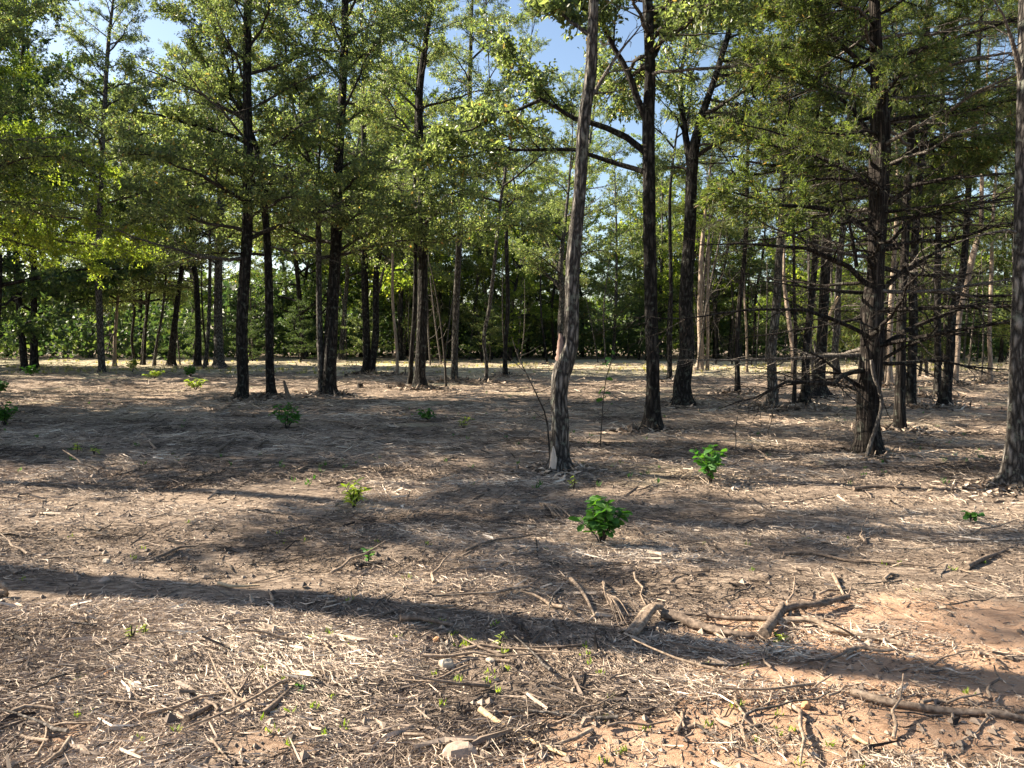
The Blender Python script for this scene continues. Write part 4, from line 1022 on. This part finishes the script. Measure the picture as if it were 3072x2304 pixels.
# countless-looking loose sticks, each its own thing
gs = np.random.default_rng(55); protos = []
for i in range(8):
    L = gs.uniform(.25, .6); n = 6; t = np.linspace(0, 1, n)
    q = np.stack([t * L, np.cumsum(gs.normal(0, .02, n)), np.abs(gs.normal(0, .006, n)), .009 * (1 - .6 * t) * gs.uniform(.7, 1.3)], 1)
    protos.append(lumpy(q, 6, i, .12).mesh("fallen_stick", [M_LOG, M_LOGD, M_LOG, M_DEAD][i % 4]))
for i in range(230):
    v = gs.random(); y = 1 / (1 / 17 + v * (1 / 2.9 - 1 / 17)); x = gs.uniform(-.66, .66) * y
    o = link("fallen_stick", protos[i % 8]); s = gs.uniform(.6, 1.15) * max(1, y / 6) ** .6
    o.location = (x, y, Hs(x, y) + .012 * s); o.scale = (s, s, s); o.rotation_euler = (gs.normal(0, .2), gs.normal(0, .10), gs.uniform(0, 6.28))
    tag(o, "small loose stick lying on the wood mulch", "stick", "small loose sticks scattered over the mulch")

# fallen branch
def fallen_branch():
    c = G(2330, 1880); base = np.array([c[0], c[1], Hs(c[0], c[1])])
    root = bpy.data.objects.new("fallen_branch", None); COL.objects.link(root); root.location = base
    tag(root, "big twisted broken branch lying on the mulch right of centre", "fallen branch")
    for i, (pts, w0, w1, mat, lift, lab) in enumerate([
        ([(2330, 1886), (2345, 1862), (2380, 1850), (2440, 1846), (2495, 1828), (2545, 1815)], 26, 17, M_LOGD, .03, "dark arm reaching up right"),
        ([(2330, 1886), (2380, 1882), (2440, 1890), (2490, 1906), (2560, 1926), (2640, 1936), (2708, 1950)], 20, 18, M_LOG, .02, "straight lit arm with sawn end"),
        ([(2325, 1884), (2260, 1876), (2190, 1868), (2110, 1860), (2040, 1856)], 20, 12, M_LOGD, .03, None),
        ([(2290, 1912), (2230, 1914), (2160, 1902), (2100, 1884), (2050, 1868), (1985, 1856)], 22, 30, M_LOGD, .015, "peeled lit arm"),
        ([(2290, 1925), (2310, 1900), (2335, 1868), (2345, 1845)], 34, 24, M_LOGD, .03, None)]):
        D = base[1]; q = on_ground(pts, w0 * .46 / FPX * D, w1 * .46 / FPX * D, lift * 1.3); q = resample(q, .03); q[:, :3] -= base
        o = link("limb", lumpy(q, 12, 40 + i, .34).mesh("limb", mat), root); tag(o, lab)
    gt_ = np.random.default_rng(8)
    for i, (x, y) in enumerate([(2420, 1848), (2480, 1834), (2540, 1818), (2560, 1926), (2650, 1938), (2130, 1862), (2060, 1858), (2180, 1906), (2345, 1850)]):
        p = G(x, y); a = gt_.uniform(0, 6.28); l = gt_.uniform(.12, .32); d = np.array([math.cos(a), math.sin(a) * .6, gt_.uniform(.1, .5)]) * l; p[2] = Hs(p[0], p[1]) + .03; p -= base
        tq = resample(np.array([[*p, .007], [*(p + d * .5 + gt_.normal(0, .02, 3)), .005], [*(p + d), .002]]), .04); link("twig", lumpy(tq, 5, i, .1).mesh("twig", M_LOGD), root)
    q = on_ground([(1985, 1852), (1960, 1856), (1930, 1880), (1905, 1902), (1880, 1915)], .022, .03, .05); q[:, 2] -= np.array([0, .0, .02, .04, .055]); q = resample(q, .02); q[:, :3] -= base
    k = 12; th = np.arange(k) * 2 * math.pi / k; gg = np.random.default_rng(4); rr = (.45 + .9 * np.abs(np.cos(th)))[None, :] * (1 + gg.normal(0, .1, (len(q), k)))
    mb = MB(); mb.add(*tube(q[:, :3], q[:, 3], k, rr)); tag(link("torn_bark", mb.mesh("torn_bark", M_LOG), root), "pale flap of torn bark")
fallen_branch()
# splintered fan of wood and root curl
def fan(name, label, cat, pts0, tips, w, mat, lift, seed):
    b = G(*pts0); b[2] = Hs(b[0], b[1]); root = bpy.data.objects.new(name, None); COL.objects.link(root); root.location = b; tag(root, label, cat)
    D = b[1]
    gg = np.random.default_rng(seed); tips = [(t[0] + gg.normal(0, 6), t[1] + gg.normal(0, 4)) for t in tips for _ in range(3)]; tips = [(pts0[0] + (t[0] - pts0[0]) * u, pts0[1] + (t[1] - pts0[1]) * u) for t, u in zip(tips, gg.uniform(.35, 1.1, len(tips)))]; w = w * .5
    for i, t in enumerate(tips):
        mid = ((pts0[0] + t[0]) / 2 + 4 * math.sin(i * 3), (pts0[1] + t[1]) / 2)
        q = on_ground([pts0, mid, t], w / FPX * D * .5, w / FPX * D * .2, .012); q[1, 2] += lift; q = resample(q, .03); q[:, :3] -= b
        link("splinter", lumpy(q, 6, seed + i, .2).mesh("splinter", mat), root)
fan("splintered_stem", "broken stem splayed into pale splinters at the edge of the long shadow", "splintered wood", (1815, 1800),
    [(1858, 1878), (1872, 1882), (1886, 1884), (1900, 1886), (1846, 1874), (1800, 1735), (1808, 1745)], 12, M_LOG, .03, 60)
fan("splintered_stem", "heap of pale splinters in the front left mulch", "splintered wood", (960, 2050), [(1000, 2075), (985, 2085), (940, 2070), (930, 2040), (1005, 2050), (900, 2065)], 8, M_LOG, .03, 70)
fan("splintered_stem", "shredded pale stem end on the sunny mulch under the crooked tree", "splintered wood", (1620, 1515), [(1650, 1545), (1665, 1552), (1688, 1556), (1700, 1560), (1640, 1550), (1672, 1560)], 11, M_LOG, .03, 80)
fan("broken_root", "dark root with short prongs on the shaded mulch at the left", "root", (790, 1330), [(770, 1352), (745, 1362), (810, 1318), (800, 1300), (775, 1308)], 9, M_LOGD, .02, 90)
fan("broken_root", "knot of grey roots at the left of the lit foot of the leaning oak", "root", (628, 1232), [(625, 1210), (645, 1226), (610, 1222), (660, 1230)], 9, M_LOG, .03, 95)
# curled log end at the left edge
q = on_ground([(-60, 1800), (-20, 1788), (20, 1784), (48, 1772), (58, 1748), (55, 1725)], .032, .009, .015); q[3:, 2] += np.array([.02, .09, .15]); q[3:, 1] = q[2, 1]; q = resample(q, .03); b = q[0, :3].copy(); q[:, :3] -= b
o = link("curled_root", lumpy(q, 10, 5, .15).mesh("curled_root", M_LOG)); o.location = b; tag(o, "thick curled root end cut by the left edge of the picture", "root")
# broken snag and small stumps
def snag(name, label, cat, pts, w0, w1, mat, seed, jag=.0):
    b = G(*pts[0]); D = b[1]; P3 = np.array([[*P(x, y, D), 0] for x, y in pts]); P3[0, 2] = Hs(b[0], b[1]) - .05
    P3[:, 3] = np.linspace(w0, w1, len(pts)) / 2 / FPX * D; q = resample(P3, .04); b = q[0, :3].copy(); q[:, :3] -= b
    o = link(name, lumpy(q, 10, seed, .15).mesh(name, mat)); o.location = b; tag(o, label, cat)
snag("broken_snag", "thin broken snag leaning left beside the slender crossing trunk", "snag", [(868, 1203), (862, 1180), (856, 1160), (851, 1141)], 16, 6, M_LOGD, 1)
snag("tree_stump", "small blackened stump behind the thickest trunk of the left group", "stump", [(1081, 1166), (1081, 1158), (1080, 1150)], 19, 15, M_CHAR, 2)
snag("tree_stump", "tiny far stump left of the twin trunk", "stump", [(1038, 1128), (1038, 1122)], 14, 9, M_CHAR, 3)
snag("tree_stump", "low dark stump at the left foot of the straight dark oak", "stump", [(1898, 1296), (1896, 1284), (1890, 1273)], 34, 20, M_LOGD, 4)
snag("leaning_vine", "bare twisted vine stem climbing the right side of the shaggy cedar", "vine", [(2596, 1378), (2612, 1330), (2632, 1270), (2645, 1215), (2638, 1170), (2622, 1130), (2614, 1080)], 13, 9, M_DEAD, 5)
snag("hanging_twig", "thin pale whip standing right of the upright light green sapling", "sapling", [(2200, 1372), (2208, 1330), (2206, 1290), (2212, 1250)], 4, 2, M_DEAD, 6)
snag("peeled_limb", "peeled orange limb sticking up beside the buttressed trunk", "snag", [(2470, 1160), (2476, 1060), (2480, 980), (2495, 930), (2515, 890)], 10, 8, M_SPLIT, 7)

# ================================================================== stones
def stone(label, px, py, wpx, hpx, mat, seed):
    import bmesh
    bm = bmesh.new(); bmesh.ops.create_icosphere(bm, subdivisions=3, radius=1); gg = np.random.default_rng(seed)
    pl_ = [(gg.normal(size=3), gg.uniform(.62, .9)) for _ in range(9)]
    for v in bm.verts:
        c = np.array(v.co)
        for n_, d_ in pl_:
            n_ = n_ / np.linalg.norm(n_); s = c @ n_
            if s > d_: c = c - n_ * (s - d_) * .9
        v.co = c * (1 + .05 * math.sin(7 * c[0] + seed) * math.sin(6 * c[1]))
    b = G(px, py); D = b[1]; w = wpx / 2 / FPX * D; h = hpx / 2 / FPX * D
    for v in bm.verts: v.co = Vector((v.co.x * w, v.co.y * w * .8, v.co.z * h))
    me = bpy.data.meshes.new("stone"); bm.to_mesh(me); bm.free(); me.materials.append(mat)
    for p in me.polygons: p.use_smooth = seed % 3 == 0
    o = link("stone", me); o.location = (b[0], b[1], Hs(b[0], b[1]) + h * .45); o.rotation_euler = (0, 0, gg.uniform(0, 6)); tag(o, label, "stone")
for i, a in enumerate([("large grey brown rock at the bottom edge, biggest of the stones", 1380, 2300, 118, 84, M_STG), ("flat pale stone in the sunny mulch left of centre", 1336, 2018, 52, 44, M_STP),
    ("small yellowish stone on the edge of the long shadow", 1310, 1920, 34, 20, M_STO), ("oblong orange and white stone right of the flat pale one", 1474, 1992, 36, 18, M_STP),
    ("rounded pale stone at the lower edge of the long shadow on the left", 342, 1834, 22, 22, M_STP), ("grey pebble just left of the rounded pale stone in the shadow", 296, 1820, 18, 14, M_STG),
    ("rust brown rounded stone in the front left", 322, 2042, 38, 30, M_STO), ("pale oval stone touching the rust brown one", 342, 2058, 34, 20, M_STP), ("grey stone by the hollow in the front left", 358, 1944, 24, 22, M_STG),
    ("pale orange stone on the clay at the lower right", 2418, 2120, 36, 28, M_STO), ("small rust pebble in the bottom centre mulch", 1784, 2186, 18, 18, M_STO), ("whitish pebble right of the bottom centre", 1832, 2152, 24, 20, M_STP),
    ("brown stone right of the upright bottom sticks", 1520, 2168, 28, 20, M_STO), ("pale chip of rock at the left edge mulch", 54, 1978, 26, 26, M_STP), ("grey stone lying in the shade below the bright sapling", 1884, 1712, 36, 22, M_STG),
    ("pale stone in the sunny sand at the left", 320, 1690, 26, 20, M_STP), ("flat pale rock on the clay below the knobbly stick", 2440, 2275, 40, 18, M_STP), ("wide grey rock in the shaded mulch at the left", 313, 1747, 44, 24, M_STG)]):
    stone(a[0], a[1], a[2], a[3], a[4], a[5], i + 1)
import sys; print("TRIS", sum(len(m.loops) - 2 * len(m.polygons) for m in bpy.data.meshes), len(bpy.data.objects), file=sys.stderr)
